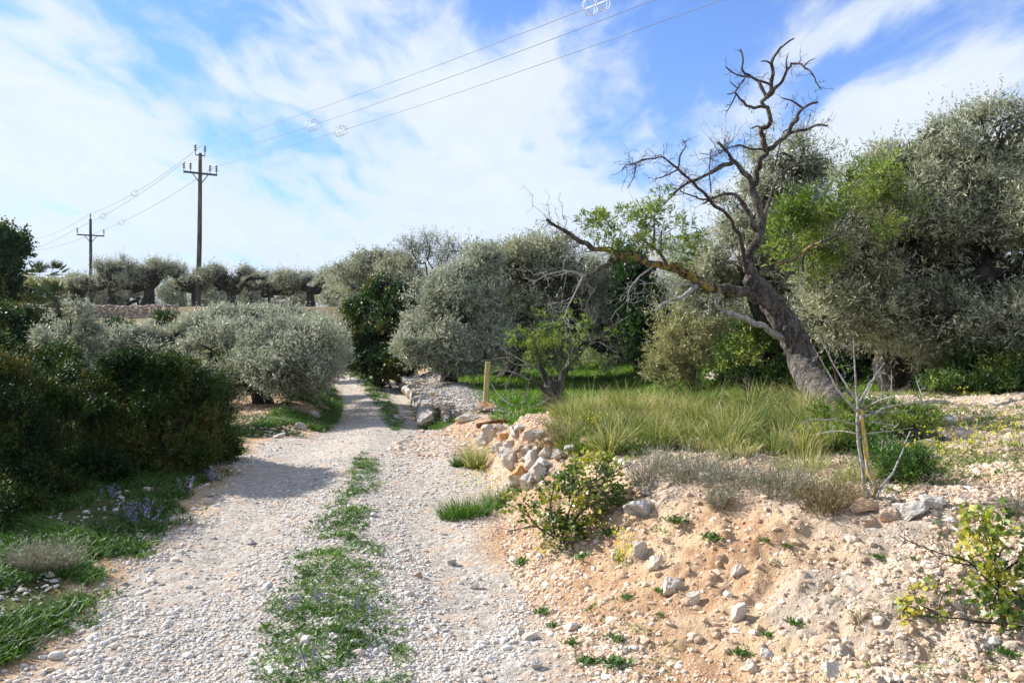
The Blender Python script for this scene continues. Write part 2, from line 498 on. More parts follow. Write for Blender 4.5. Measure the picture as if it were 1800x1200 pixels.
M['lawn'] = leaf_mat('lawn_grass', [(0, (.03, .08, .008)), (.5, (.075, .175, .012)), (1, (.20, .32, .035))], trans=.35)
M['dry'] = leaf_mat('dry_grass', [(0, (.06, .11, .02)), (.35, (.16, .21, .05)), (.6, (.34, .33, .11)), (.8, (.52, .45, .22)), (1, (.66, .57, .36))], trans=.35, rough=.6)
M['weed'] = leaf_mat('weed_leaf', [(0, (.035, .085, .015)), (.5, (.085, .17, .03)), (1, (.20, .29, .07))], trans=.3)
M['grey_shrub'] = leaf_mat('grey_shrub_leaf', [(0, (.12, .10, .07)), (.5, (.24, .22, .16)), (.8, (.28, .30, .20)), (1, (.42, .40, .33))], trans=.15, rough=.8)
M['brown_shrub'] = leaf_mat('brown_shrub_leaf', [(0, (.09, .07, .035)), (.5, (.18, .14, .07)), (1, (.32, .27, .15))], trans=.15, rough=.8)
M['petal'] = leaf_mat('yellow_petal', [(0, (.55, .50, .02)), (1, (.85, .78, .04))], trans=.3)
M['petal_blue'] = leaf_mat('purple_petal', [(0, (.16, .13, .28)), (1, (.34, .28, .48))], trans=.2)
M['palm'] = leaf_mat('palm_leaf', [(0, (.02, .04, .012)), (1, (.08, .12, .04))], trans=.15)
M['bark'] = bark_mat('almond_bark', (.034, .028, .024), (.30, .26, .225), 15, lichen=((.33, .22, .04), (.52, .40, .12)))
M['bark_olive'] = bark_mat('olive_bark', (.02, .018, .014), (.13, .115, .09), 12)
M['bark_grey'] = bark_mat('dead_wood', (.20, .185, .165), (.62, .60, .56), 18, lichen=((.50, .33, .04), (.70, .54, .12)), bdist=.006, ls=38)
M['twig'] = bark_mat('twig_bark', (.05, .04, .03), (.22, .18, .14), 20)
M['twig_grey'] = bark_mat('grey_twig_bark', (.16, .145, .125), (.52, .49, .44), 18)
M['post'] = bark_mat('yellow_post_wood', (.42, .34, .14), (.66, .55, .27), 16, stretch=.12, bdist=.006)
M['pole'] = bark_mat('pole_wood', (.045, .038, .032), (.16, .14, .12), 3, stretch=.06)
M['steel'] = flat_mat('dark_steel', (.06, .06, .065), .5, .3)
M['insul'] = flat_mat('insulator_glaze', (.09, .09, .10), .25)
M['wire'] = flat_mat('wire_metal', (.20, .21, .23), .8, 0.)
M['ring'] = flat_mat('white_plastic', (.88, .88, .86), .6)
M['rust'] = bark_mat('rusty_log', (.16, .06, .03), (.42, .20, .10), 18)
M['rock'] = rock_mat('limestone', (.40, .36, .31), (.68, .64, .57), (.55, .46, .36))
M['rock_grey'] = rock_mat('grey_limestone', (.26, .25, .23), (.62, .60, .56), (.50, .44, .37), lichen=.35)
M['rock_orange'] = rock_mat('lichen_limestone', (.30, .24, .19), (.54, .46, .38), (.48, .31, .19), lichen=.8)
M['rock_far'] = rock_mat('dry_wall_stone', (.26, .23, .20), (.52, .47, .42), (.44, .34, .27), scale=4)

def pebble_mat(name, stops):
    m, N, L, out = new_mat(name)
    at = N.new('ShaderNodeAttribute'); at.attribute_name = 'tint'
    r = ramp(N, stops)
    L.new(at.outputs['Fac'], r.inputs[0])
    tc = N.new('ShaderNodeTexCoord'); n = noise_node(N, L, tc.outputs['Object'], 60, 4, .6)
    c = mixc(N, L, mrange(N, L, n.outputs[0], .5, .8, 0, .5), r.outputs[0], (.33, .25, .18))
    b = N.new('ShaderNodeBsdfPrincipled'); L.new(c, b.inputs['Base Color']); b.inputs['Roughness'].default_value = .85; b.inputs['Specular IOR Level'].default_value = .25
    bump(N, L, b, n.outputs[0], .4, .01)
    L.new(b.outputs[0], out.inputs[0]); return m
M['pebble'] = pebble_mat('pebble', [(0, (.22, .185, .155)), (.2, (.41, .37, .32)), (.45, (.56, .525, .475)), (.66, (.65, .63, .59)), (.84, (.64, .56, .47)), (.94, (.56, .40, .28)), (1, (.80, .77, .71))])
M['pebble_tan'] = pebble_mat('tan_pebble', [(0, (.30, .20, .13)), (.3, (.48, .34, .23)), (.6, (.60, .46, .33)), (.85, (.66, .55, .44)), (1, (.74, .69, .62))])

def ground_mat():
    m, N, L, out = new_mat('ground_soil')
    tc = N.new('ShaderNodeTexCoord'); z = N.new('ShaderNodeAttribute'); z.attribute_name = 'zone'
    sp = N.new('ShaderNodeSeparateColor'); L.new(z.outputs['Color'], sp.inputs[0])
    O = tc.outputs['Object']
    nb = noise_node(N, L, O, .9, 5, .6, .3); nm = noise_node(N, L, O, 6, 6, .62, .2); nf = noise_node(N, L, O, 38, 6, .7); nff = noise_node(N, L, O, 130, 3, .7)
    vo = N.new('ShaderNodeTexVoronoi'); vo.inputs['Scale'].default_value = 26; L.new(O, vo.inputs[0])
    vc = N.new('ShaderNodeSeparateColor'); L.new(vo.outputs['Color'], vc.inputs[0])
    soil = mixc(N, L, mrange(N, L, nm.outputs[0], .35, .65), (.47, .27, .145), (.60, .41, .25))
    soil = mixc(N, L, mrange(N, L, nb.outputs[0], .45, .62, 0, .75), soil, (.64, .48, .31))
    soil = mixc(N, L, mrange(N, L, nf.outputs[0], .50, .72, 0, .5), soil, (.70, .58, .43))
    soil = mixc(N, L, mrange(N, L, nff.outputs[0], .55, .8, 0, .4), soil, (.34, .21, .13))
    grav = mixc(N, L, vc.outputs[0], (.38, .33, .27), (.62, .575, .51))
    grav = mixc(N, L, mrange(N, L, nm.outputs[0], .50, .66, 0, .85), grav, (.62, .45, .32))
    grav = mixc(N, L, mrange(N, L, nf.outputs[0], .45, .7, 0, .5), grav, (.50, .42, .35))
    veg = mixc(N, L, mrange(N, L, nm.outputs[0], .4, .62), (.045, .055, .018), (.13, .14, .045))
    col = mixc(N, L, sp.outputs[0], soil, grav)
    gm = mth(N, L, 'ADD', sp.outputs[1], mth(N, L, 'MULTIPLY', mth(N, L, 'SUBTRACT', nf.outputs[0], .5), .9))
    col = mixc(N, L, mrange(N, L, gm, .42, .58), col, veg)
    far = mixc(N, L, mrange(N, L, nb.outputs[0], .4, .6), (.30, .22, .14), (.16, .16, .07))
    col = mixc(N, L, sp.outputs[2], col, far)
    b = N.new('ShaderNodeBsdfPrincipled'); L.new(col, b.inputs['Base Color']); b.inputs['Roughness'].default_value = .95; b.inputs['Specular IOR Level'].default_value = .1
    h = mth(N, L, 'ADD', mth(N, L, 'MULTIPLY', nf.outputs[0], 1.25), mth(N, L, 'MULTIPLY', mth(N, L, 'SUBTRACT', 1., vo.outputs['Distance']), .5))
    h = mth(N, L, 'ADD', h, mth(N, L, 'MULTIPLY', nff.outputs[0], .35))
    h = mth(N, L, 'ADD', h, mth(N, L, 'MULTIPLY', nm.outputs[0], 1.6))
    bump(N, L, b, h, 1., .022)
    L.new(b.outputs[0], out.inputs[0]); return m
M['ground'] = ground_mat()

# ------------------------------------------------------------------ terrain
def ip(y, pts):
    a = np.array(pts, float); return np.interp(y, a[:, 0], a[:, 1])
def track_x(y):
    return ip(y, [(-20, 3), (0, -.2), (3.6, -.82), (6.8, -1.45), (9, -1.78), (11, -2.0), (14, -2.35), (18, -3.0), (22, -3.9), (26, -4.8), (30, -6.3), (34, -9), (42, -16), (60, -50)])
LW = [(0, 1.25), (8, 1.25), (10, 1.5), (11.2, 1.4), (12.4, .85), (14, .82), (22, .95), (60, 1.0)]
def foot_x(y):
    return ip(y, [(-20, 14), (0, 2.9), (1.5, 1.8), (2.5, .95), (3.6, .36), (5, .05), (6.8, -.15), (8, -.22), (9.6, -.35), (11, -.7), (13, -1.2), (14, -1.55), (17.3, -2.0), (22, -2.9), (26, -3.75), (30, -5.4), (34, -8.1), (42, -14), (60, -48)])
def crest_x(y):
    return ip(y, [(-20, 24), (0, 8), (2.5, 5.0), (3.5, 3.7), (4.2, 2.75), (4.6, 2.1), (5, 1.65), (6.2, .95), (7.2, .45), (8.3, .15), (9.6, .3), (11, 0.2), (13, -.5), (14, -.65), (18, -1.2), (22, -2.0), (27, -3.2), (31, -4.7), (36, -7.5), (42, -13), (60, -47)])
def ztrack(y):
    return ip(y, [(-50, 0), (9, 0), (11, -.06), (14, -.24), (17.5, -.40), (29, -.40), (36, .5), (43, 1.7), (46, 2.0), (60, 2.2)])
def H(x, y, fine=True):
    x = np.asarray(x, float); y = np.asarray(y, float)
    zt = ztrack(y)
    rise = sst(29, 43.5, y) * 1.65 + sst(43.6, 44.6, y) * .62
    # right terrace
    near = .58 + .05 * np.clip(x - 1, 0, 6)
    mid = .05 + .55 * sst(2.2, 5.5, x)
    T = near + (mid - near) * sst(8.6, 12.0, y)
    T = T + (rise - 0.) * 1.0
    fx, cx = foot_x(y), crest_x(y)
    t = np.clip((x - fx) / (cx - fx), 0, 1)
    t = t * t * (3 - 2 * t) * .45 + (1 - (1 - t) ** 1.6) * .55
    z = zt + (T - zt) * t
    # left side
    lx = track_x(y) - ip(y, LW)
    TL = ip(y, [(-20, .1), (8, .1), (12, -.02), (30, 0), (60, 0)]) + rise
    tl = sst(0, .9, lx - x)
    z = z + (TL - zt) * tl
    rutx = x - track_x(y)
    wm = (1 - tl) * (1 - np.clip((x - fx) / .3, 0, 1))
    z = z + wm * (.035 * np.exp(-(rutx / .28) ** 2) - .03 * np.exp(-((np.abs(rutx) - .75) / .3) ** 2))
    if fine:
        p = np.stack([x, y], -1)
        k = np.clip((60 - y) / 60, 0, 1)
        offt = np.clip(t * 2, 0, 1) * (1 - sst(9, 12, y)) + .25
        z = z + k * ((fbm(p * .8, 3, 1) - .5) * .10 + (fbm(p * 3.5, 4, 2) - .5) * .11 * offt)
        # crumbly steps and hollows on the cut bank
        st = np.clip(t * (1 - t) * 4, 0, 1) * (1 - sst(8.5, 10, y))
        z = z + st * (np.abs(fbm(p * 2.2, 4, 6) - .5) * -.38 + .04) + st * (fbm(p * 9, 4, 9, .6) - .5) * .10
    far = sst(90, 400, y)
    z = z + far * (fbm(np.stack([x, y], -1) * .004, 3, 8) - .5) * 16
    return z
_TS = np.concatenate([np.geomspace(1.8, 60, 1500), np.geomspace(60.1, 3000, 400)])
def G(px, py):
    r = ray(px, py); r = r / r[1]
    p = r[None] * _TS[:, None]
    zz = EYE + p[:, 2]
    hit = np.nonzero(zz < H(p[:, 0], p[:, 1]))[0]
    i = hit[0] if len(hit) else len(_TS) - 1
    x, y = p[i, 0], p[i, 1]
    return np.array((x, y, float(H(x, y))))
def D(px, d):
    """ground point under picture column px at depth d"""
    x = (px - 900) / F * d
    return np.array((x, d, float(H(x, d))))

def build_ground():
    ys = np.concatenate([-np.geomspace(30, .6, 30), np.linspace(0, 1.9, 20), np.geomspace(2.0, 60, 640), np.geomspace(60.8, 6000, 90)])
    us = np.linspace(-1, 1, 760); us = us * (.78 + .22 * np.abs(us)) * 1.0
    w = np.where(ys > 0, ys * .95 + 2.6, 2.6 + np.abs(ys) * 1.3)
    X = us[None] * w[:, None] * 1.0; Y = np.broadcast_to(ys[:, None], X.shape)
    Z = H(X, Y)
    nr, nc = X.shape
    tx = X - track_x(Y)
    p = np.stack([X, Y], -1)
    jag = (fbm(p * 1.4, 4, 21) - .5) * .7
    lw = ip(Y, LW)
    rgt = X - foot_x(Y)
    trk = (1 - sst(-.15, .2, -tx - lw + jag)) * (1 - sst(-.25, .15, rgt + jag)) * (1 - sst(38, 44, Y))
    # colour zones: R gravel, G vegetated soil, B far country
    R = np.clip(trk, 0, 1)
    R = np.maximum(R, .75 * (X > foot_x(Y)) * sst(.25, .6, fbm(p * .9, 3, 5)) * (rgt > .9))
    lawn = sst(10.6, 12.4, Y + jag) * sst(.1, .6, X - crest_x(Y)) * (1 - sst(60, 70, Y))
    leftveg = sst(.05, .6, -tx - lw + jag * 1.2) * (1 - .75 * sst(12, 15, Y) * (1 - sst(26, 30, Y)) * (1 - sst(2.6, 4.2, -tx)))
    leftveg = leftveg * (1 - .45 * sst(29, 33, Y))
    wallz = sst(12.6, 13.4, Y) * (1 - sst(24, 25, Y)) * sst(-.1, .2, rgt) * (1 - sst(1.3, 1.7, rgt))
    R = np.maximum(R, wallz); lawn = lawn * (1 - wallz)
    Gc = np.clip(np.maximum(lawn, leftveg), 0, 1)
    B = sst(36, 46, Y)
    col = np.stack([R, Gc, B, np.ones_like(R)], -1)
    i = np.arange(nr - 1)[:, None]; j = np.arange(nc - 1)[None]
    f = np.stack([i * nc + j, i * nc + j + 1, (i + 1) * nc + j + 1, (i + 1) * nc + j], -1).reshape(-1, 4)
    tm = (trk[:-1, :-1] > .5).ravel()
    V = np.stack([X, Y, Z], -1).reshape(-1, 3); cl = col.reshape(-1, 4)
    for nm, sel in (('ground', ~tm), ('track', tm)):
        ff = f[sel]; used, inv = np.unique(ff, return_inverse=True)
        mb = MB(); mb.add(V[used], inv.reshape(-1, 4))
        o = mb.build(nm, M['ground'], smooth=True)
        a = o.data.color_attributes.new('zone', 'FLOAT_COLOR', 'POINT')
        a.data.foreach_set('color', cl[used].astype(np.float32).ravel())
        tag(o, kind='structure')
build_ground()
# ------------------------------------------------------------------ vegetation builders
def sample_blobs(blobs, n, shell=.55, nsub=24):
    """points in a crown: blobs (cx, cy, cz, rx, ry, rz), each broken up into many small leaf clumps"""
    b = np.asarray(blobs, float)
    w = (b[:, 3] * b[:, 4] * b[:, 5]) ** .75; w /= w.sum()
    k = RNG.choice(len(b), n, p=w)
    u = nrm(RNG.normal(size=(n, 3)))
    r = RNG.random(n) ** (1 / 3.) * shell + (1 - shell) * RNG.uniform(.55, 1.0, n)
    r = np.where(RNG.random(n) < .10, RNG.uniform(.9, 1.2, n), r)
    lump = .52 + .92 * fbm(u * 2.3 + k[:, None] * 5.3, 3, 4)
    p = b[k, :3] + u * b[k, 3:] * (r * lump)[:, None]
    # clumps
    cu = nrm(RNG.normal(size=(len(b), nsub, 3)) + np.array((0, 0, .15))); cr = RNG.uniform(.45, 1.02, (len(b), nsub))
    cc = b[:, None, :3] + cu * b[:, None, 3:] * cr[..., None]
    rad = RNG.uniform(.16, .36, (len(b), nsub)) * b[:, 3:].mean(1)[:, None]
    m = RNG.random(n) < .72; km = k[m]; c = RNG.integers(0, nsub, len(km))
    lu = nrm(RNG.normal(size=(len(km), 3))); lr = RNG.random(len(km)) ** .45
    p[m] = cc[km, c] + lu * (lr * rad[km, c])[:, None] * np.array((1, 1, .8))
    u[m] = nrm(lu * .8 + cu[km, c] * .6)
    r[m] = cr[km, c] * .7 + .12
    return p, u, r
def shoots(blobs, n, gap=.42, freq=2.2, up=.45, shell=.5, floor=True, seed=0):
    p, u, rr = sample_blobs(blobs, int(n * 2.6), shell)
    g = fbm(p * freq + seed, 3, 40 + seed)
    keep = g > gap + .02 + np.clip(rr - .72, 0, 1) * .22 + RNG.normal(0, .03, len(p))
    if floor:
        keep &= p[:, 2] > H(p[:, 0], p[:, 1], False) + .03
    p, u = p[keep][:n], u[keep][:n]
    d = nrm(u * .8 + np.array((0, 0, up)) + RNG.normal(0, .42, (len(p), 3)))
    cl = fbm(p * freq * 1.3, 3, 77 + seed)
    return p, d, np.clip((cl - .5) * 3.0 + .47, 0, 1)
LEAFK = 1.1
def leafy(mb, p, d, cl, k, slen, ll, lw, spread=.9, tvar=.22, droop=.0, mat=0):
    """k leaves in pairs along each shoot"""
    n = len(p)
    sl = slen * RNG.uniform(.6, 1.3, n) * np.where(RNG.random(n) < .1, 1.8, 1)
    t = (np.arange(k) + .5) / k
    B = p[:, None] + d[:, None] * (sl[:, None] * t[None])[..., None]
    B[..., 2] -= droop * (sl[:, None] * t[None]) ** 2
    perp = nrm(np.cross(d[:, None], RNG.normal(size=(n, k, 3))))
    ld = nrm(d[:, None] * .75 + perp * spread)
    tint = np.clip(cl[:, None] + RNG.normal(0, tvar, (n, k)), 0, 1)
    sz = RNG.uniform(.7, 1.35, (n, k)) * (1.1 - .3 * t[None]) * LEAFK
    leaves(mb, B.reshape(-1, 3), ld.reshape(-1, 3), (ll * sz).ravel(), (lw * sz).ravel(), tint.ravel(), mat=mat)
def shoot_stems(mb, p, d, slen, w, frac=.35, tint=.5, mat=0):
    n = int(len(p) * frac); i = RNG.choice(len(p), n, replace=False)
    blades(mb, p[i] - d[i] * slen * .8, d[i], slen * 1.7, w, .0, tint, segs=1, mat=mat)
def jitpath(a, b, r0, r1, n=5, wob=.1, rs=None):
    rs = rs or np.random.default_rng(abs(hash((round(float(a[0]), 3), round(float(b[0]), 3)))) % 9999)
    a, b = np.asarray(a, float), np.asarray(b, float)
    t = np.linspace(0, 1, n)[:, None]
    L_ = np.linalg.norm(b - a)
    pts = a + (b - a) * t + rs.normal(0, wob * L_, (n, 3)) * np.sin(t * math.pi)
    return pts, np.linspace(r0, r1, n)
def limbs(mb, fork, blobs, r, sub=7, sides=6, wob=.12, subr=.35, tint=.2):
    for bi, b in enumerate(blobs):
        c = np.array(b[:3]); rad = np.array(b[3:])
        rs = np.random.default_rng(bi * 31 + int(abs(c[0]) * 100) + int(abs(fork[0]) * 77))
        tgt = c - np.array((0, 0, rad[2] * .1))
        pts, rr = jitpath(fork, tgt, r, r * .4, 6, wob, rs)
        tube(mb, pts, rr, sides, 3, .1, tint)
        for k in range(sub):
            u = nrm(rs.normal(size=3) + np.array((0, 0, .4)))
            e = c + u * rad * rs.uniform(.6, .92)
            s = pts[rs.integers(3, 6)]
            q, qr = jitpath(s, e, r * subr * rs.uniform(.7, 1.1), r * .05, 5, .13, rs)
            tube(mb, q, qr, 4, 2, 0, tint)
            for _ in range(2):
                e2 = e + nrm(rs.normal(size=3)) * rad * .35
                q2, qr2 = jitpath(q[3], e2, r * subr * .4, r * .03, 4, .12, rs)
                tube(mb, q2, qr2, 3, 1, 0, tint)
def pxblob(px, py, d, rx, ry, rd=None):
    """ellipsoid whose centre stands at depth d in the direction (px, py); radii given as seen, turned to metres"""
    c = P(px, py, d); k = d / F
    return (c[0], c[1], c[2], rx * k, (rd if rd else (rx + ry) / 2 * k), ry * k)

def make_tree(name, label, cat, base, fork, r0, blobs, leaf, n, k, slen, ll, lw, group=None, limbr=.55, gap=.42, freq=2.2, up=.45,
              bark='bark_olive', sub=7, trunks=None, shell=.5, tvar=.2, stemw=.006, stemfrac=.3, rough=.3, twigmat='twig', floor=True, spread=.9, crown_name='crown', seed=0, sprays=0):
    base = np.asarray(base, float); fork = np.asarray(fork, float)
    root = empty(name, base, label, cat, group)
    tb = MB()
    if trunks is None:
        mid = base * .5 + fork * .5 + np.array((RNG.normal(0, .05), 0, 0)) * np.linalg.norm(fork - base)
        trunks = [([base - np.array((0, 0, .15)), base * .85 + fork * .15, mid, fork], [r0 * 1.5, r0 * 1.1, r0 * .9, r0 * .8])]
    for pts, rr in trunks:
        tube(tb, pts, rr, 12, 5, rough, .2)
    limbs(tb, fork, blobs, r0 * limbr, sub)
    tb.build('trunk', M[bark], root).matrix_parent_inverse = Matrix.Translation(-root.location)
    p, d, cl = shoots(blobs, n, gap, freq, up, shell, floor, seed)
    cb = MB()
    leafy(cb, p, d, cl, k, slen, ll, lw, spread, tvar)
    if stemfrac: shoot_stems(cb, p, d, slen, stemw, stemfrac, .5, 1)
    if sprays:   # long upright sprays that break the outline
        q, u, rr_ = sample_blobs(blobs, sprays * 4, .1)
        zc = np.array([b[2] for b in blobs]).mean()
        i = np.nonzero((u[:, 2] > .15) & (q[:, 2] > zc) & (rr_ > .7))[0][:sprays]
        q = q[i]; n_ = len(q); dd = nrm(u[i] * .6 + (0, 0, 1.) + RNG.normal(0, .32, (n_, 3)))
        for j in range(2):
            leafy(cb, q + dd * slen * (j * .95 + .1), nrm(dd + RNG.normal(0, .1, (n_, 3))), RNG.random(n_) * .5 + .3, k, slen * 1.05, ll * .9, lw * .9, .7, tvar)
        blades(cb, q - dd * slen, dd, slen * 2.9, stemw * 1.3, .1, .5, 2, 1)
    cb.build(crown_name, [M[leaf], M[twigmat]], root).matrix_parent_inverse = Matrix.Translation(-root.location)
    return root
def shrub(name, label, cat, base, blobs, leaf, n, k, slen, ll, lw, group=None, stems=8, stemr=.015, mats='twig', **kw):
    base = np.asarray(base, float)
    if kw.get('centre'):
        q = np.mean([b[:2] for b in blobs], 0); base = np.array((q[0], q[1], float(H(q[0], q[1]))))
    root = empty(name, base, label, cat, group)
    tb = MB()
    rs = np.random.default_rng(int(abs(base[0]) * 100) + 3)
    for b in blobs:
        c, rad = np.array(b[:3]), np.array(b[3:])
        for _ in range(stems):
            e = c + nrm(rs.normal(size=3) + np.array((0, 0, .5))) * rad * rs.uniform(.4, .8)
            q, qr = jitpath(base + rs.normal(0, .06, 3) * np.array((1, 1, 0)), e, stemr, stemr * .2, 5, .1, rs)
            tube(tb, q, qr, 4, 2, 0, .3)
    tb.build('stems', M[mats], root).matrix_parent_inverse = Matrix.Translation(-root.location)
    p, d, cl = shoots(blobs, n, kw.get('gap', .40), kw.get('freq', 3.), kw.get('up', .45), kw.get('shell', .5), True, kw.get('seed', 0))
    cb = MB(); leafy(cb, p, d, cl, k, slen, ll, lw, kw.get('spread', .9), kw.get('tvar', .22))
    shoot_stems(cb, p, d, slen, kw.get('stemw', .004), kw.get('stemfrac', .3), .5, 1)
    cb.build('foliage', [M[leaf], M[mats]], root).matrix_parent_inverse = Matrix.Translation(-root.location)
    return root
def child(mb, name, mat, root, smooth=False):
    o = mb.build(name, mat, root, smooth=smooth); o.matrix_parent_inverse = Matrix.Translation(-root.location); return o
def copy_tree(root, loc, rz, label, sc=1.0):
    r = root.copy(); C.objects.link(r); r.location = [float(a) for a in loc]; r.rotation_euler = (0, 0, rz); r.scale = (sc, sc, sc); r['label'] = label
    for ch in [o for o in C.objects if o.parent == root]:
        c = ch.copy(); C.objects.link(c); c.parent = r; c.matrix_parent_inverse = ch.matrix_parent_inverse.copy()
    return r

# ------------------------------------------------------------------ power line
NEAR = P(352, 270, 52.0); nb_ = D(348, 52.0)
FAR = P(159, 385, 75.0); fb_ = D(159, 75.0)
AX = np.array((.8, .6, 0.))
def insulator(parent, at, h=.55, r=.11):
    mb = MB()
    tube(mb, [at, at + (0, 0, h)], [.025, .025], 6, 1)
    for k in range(3):
        z = h * (.35 + .24 * k)
        tube(mb, [at + (0, 0, z), at + (0, 0, z + .06)], [r, r * .45], 10, 1)
    tube(mb, [at + (0, 0, h * .97), at + (0, 0, h * 1.05)], [.05, .03], 6, 1)
    child(mb, 'insulator', M['insul'], parent, True)
def pole(base, top, label, double, arm_z, half):
    root = empty('utility_pole', base, label, 'utility pole', 'wooden utility poles of the power line')
    mb = MB(); tube(mb, [base - (0, 0, .3), base * .5 + top * .5 + (.04, 0, 0), top], [.17, .145, .11], 14, 5, .06)
    child(mb, 'post', M['pole'], root)
    c = np.array((base[0] + (top[0] - base[0]) * .85, top[1], arm_z)) - np.array((-.6, .8, 0)) * .13
    mb = MB()
    a, b = c - AX * half, c + AX * half
    s = np.array((-.6, .8, 0)) * .05; u = np.array((0, 0, .06))
    V = [a - s - u, a + s - u, a + s + u, a - s + u, b - s - u, b + s - u, b + s + u, b - s + u]
    mb.add(V, [(0, 1, 2, 3), (7, 6, 5, 4), (0, 4, 5, 1), (1, 5, 6, 2), (2, 6, 7, 3), (3, 7, 4, 0)])
    child(mb, 'crossarm', M['steel'], root)
    for sg in (-1, 1):
        mb = MB(); tube(mb, [c + AX * sg * half * .45 - u, c - (0, 0, .62) + AX * sg * .06], [.03, .03], 4, 1)
        child(mb, 'brace', M['steel'], root)
    if double:
        for o in (-half * .97, -half * .58, half * .58, half * .97): insulator(root, c + AX * o + u)
        mb = MB()
        t0 = top - (0, 0, .12)
        tube(mb, [t0 - AX * .3 + (0, 0, .12), t0 - AX * .3, t0 + AX * .3, t0 + AX * .3 + (0, 0, .12)], [.035] * 4, 4, 1)
        child(mb, 'top_bracket', M['steel'], root)
        for o in (-.3, .3): insulator(root, t0 + AX * o + (0, 0, .1))
    else:
        for o in (-half * .97, half * .97): insulator(root, c + AX * o + u)
        insulator(root, top - (0, 0, .05))
    return c
cN = pole(nb_, NEAR, 'tall dark wooden pole, nearer of the two, with two insulators at each crossarm end', True, 11.05, 1.05)
cF = pole(fb_, FAR, 'more distant wooden pole with only three insulators, rising behind the olive grove', False, 9.45, 1.15)
def wire(name, pts, label, r=.0085):
    mb = MB(); tube(mb, pts, [r] * len(pts), 5, 1); o = mb.build(name, M['wire'], None, True, loc=pts[0])
    return tag(o, label, 'wire', 'overhead wires')
def para(p3, y0, y1, n=40):
    p = np.array(p3); ys = np.linspace(y0, y1, n)
    xs = np.polyval(np.polyfit(p[:, 1], p[:, 0], 1), ys); zs = np.polyval(np.polyfit(p[:, 1], p[:, 2], 2), ys)
    return np.stack([xs, ys, zs], -1)
topN = NEAR + (0, 0, .45)
wires = []
offs = 1.0
wa = para([topN, P(600, 178, 35.0), P(1040, 11, 22.0)], topN[1], 8)
wb = para([cN - AX * offs + (0, 0, .6), P(552, 222, 35.4), P(1145, 0, 19.1)], cN[1] - .6, 6)
wc = para([cN + AX * offs + (0, 0, .6), P(600, 230, 36.9), P(1270, 0, 19.4)], cN[1] + .6, 6)
wire('power_wire', wa, 'topmost thin wire from the nearer pole to the upper edge, carrying the large rings')
wire('power_wire', wb, 'middle thin wire running from the nearer pole up to the right')
wire('power_wire', wc, 'lowest thin wire running from the nearer pole up to the right')
def sag(a, b, s, n=24):
    t = np.linspace(0, 1, n)[:, None]; return a + (b - a) * t - np.array((0, 0, 1.)) * s * 4 * t * (1 - t)
topF = FAR + (0, 0, .5)
w2 = [sag(topN, topF, .5), sag(cN - AX * offs + (0, 0, .6), cF - AX * 1.1 + (0, 0, .6), .35), sag(cN + AX * offs + (0, 0, .6), cF + AX * 1.1 + (0, 0, .6), .35)]
for w_, lb in zip(w2, ('upper wire between the two poles', 'middle wire between the two poles, from the left crossarm end', 'lowest wire between the two poles, from the right crossarm end')):
    wire('power_wire', w_, lb, .014)
for a, px, py, lb in ((topF, 60, 420, 'highest wire leading away left beyond the far pole'), (cF - AX * 1.1 + (0, 0, .6), 30, 444, 'wire leading away left from the left end of the far crossarm'), (cF + AX * 1.1 + (0, 0, .6), 45, 442, 'wire leading away left from the right end of the far crossarm')):
    wire('power_wire', sag(a, P(px, py, 112), .4), lb, .016)
def rings(w, px, label, rad=.23, sep=.45):
    """a pair of open spiral rings clipped round the wire where it passes the column px"""
    r = np.array([(q[0] / q[1]) * F + 900 for q in w]); i = int(np.argmin(np.abs(r - px)))
    j = min(i + 1, len(w) - 1) if i < len(w) - 1 else i - 1
    t = nrm(w[j] - w[i]); c = w[i] + (w[j] - w[i]) * np.clip((px - r[i]) / (r[j] - r[i] + 1e-9), -1, 1)
    s = nrm(np.cross(t, (0, 0, 1.))); u = np.cross(s, t)
    root = empty('bird_diverter', c, label, 'bird diverter', 'white spiral bird diverters on the wires')
    for sg in (-1, 1):
        mb = MB()
        th = np.linspace(0, 2 * math.pi * 1.9, 64)
        rr = rad * (1 - .10 * np.abs(np.linspace(-1, 1, 64)))
        pts = c + t * (sg * sep * .5 + (np.linspace(-.5, .5, 64)[:, None]) * .22) + s * (np.cos(th) * rr)[:, None] * 1.0 + u * (np.sin(th) * rr)[:, None]
        tube(mb, pts, [.014] * 64, 6, 1)
        child(mb, 'ring', M['ring'], root, True)
    mb = MB(); tube(mb, [c - t * sep * .95, c + t * sep * .95], [.019, .019], 6, 1); child(mb, 'clip', M['ring'], root)
rings(wa, 1045, 'pair of large white rings on the topmost wire at the upper edge of the photo', .23, .5)
rings(wb, 552, 'pair of white rings on the middle wire, just right of the nearer pole')
rings(wc, 600, 'pair of white rings on the lowest wire, right of the nearer pole')
rings(w2[0], 239, 'small white rings on the upper wire between the poles', .22)
rings(w2[1], 184, 'small white rings on the middle wire beside the far pole', .22)
rings(w2[2], 216, 'small white rings on the lowest wire, right of the far pole', .22)

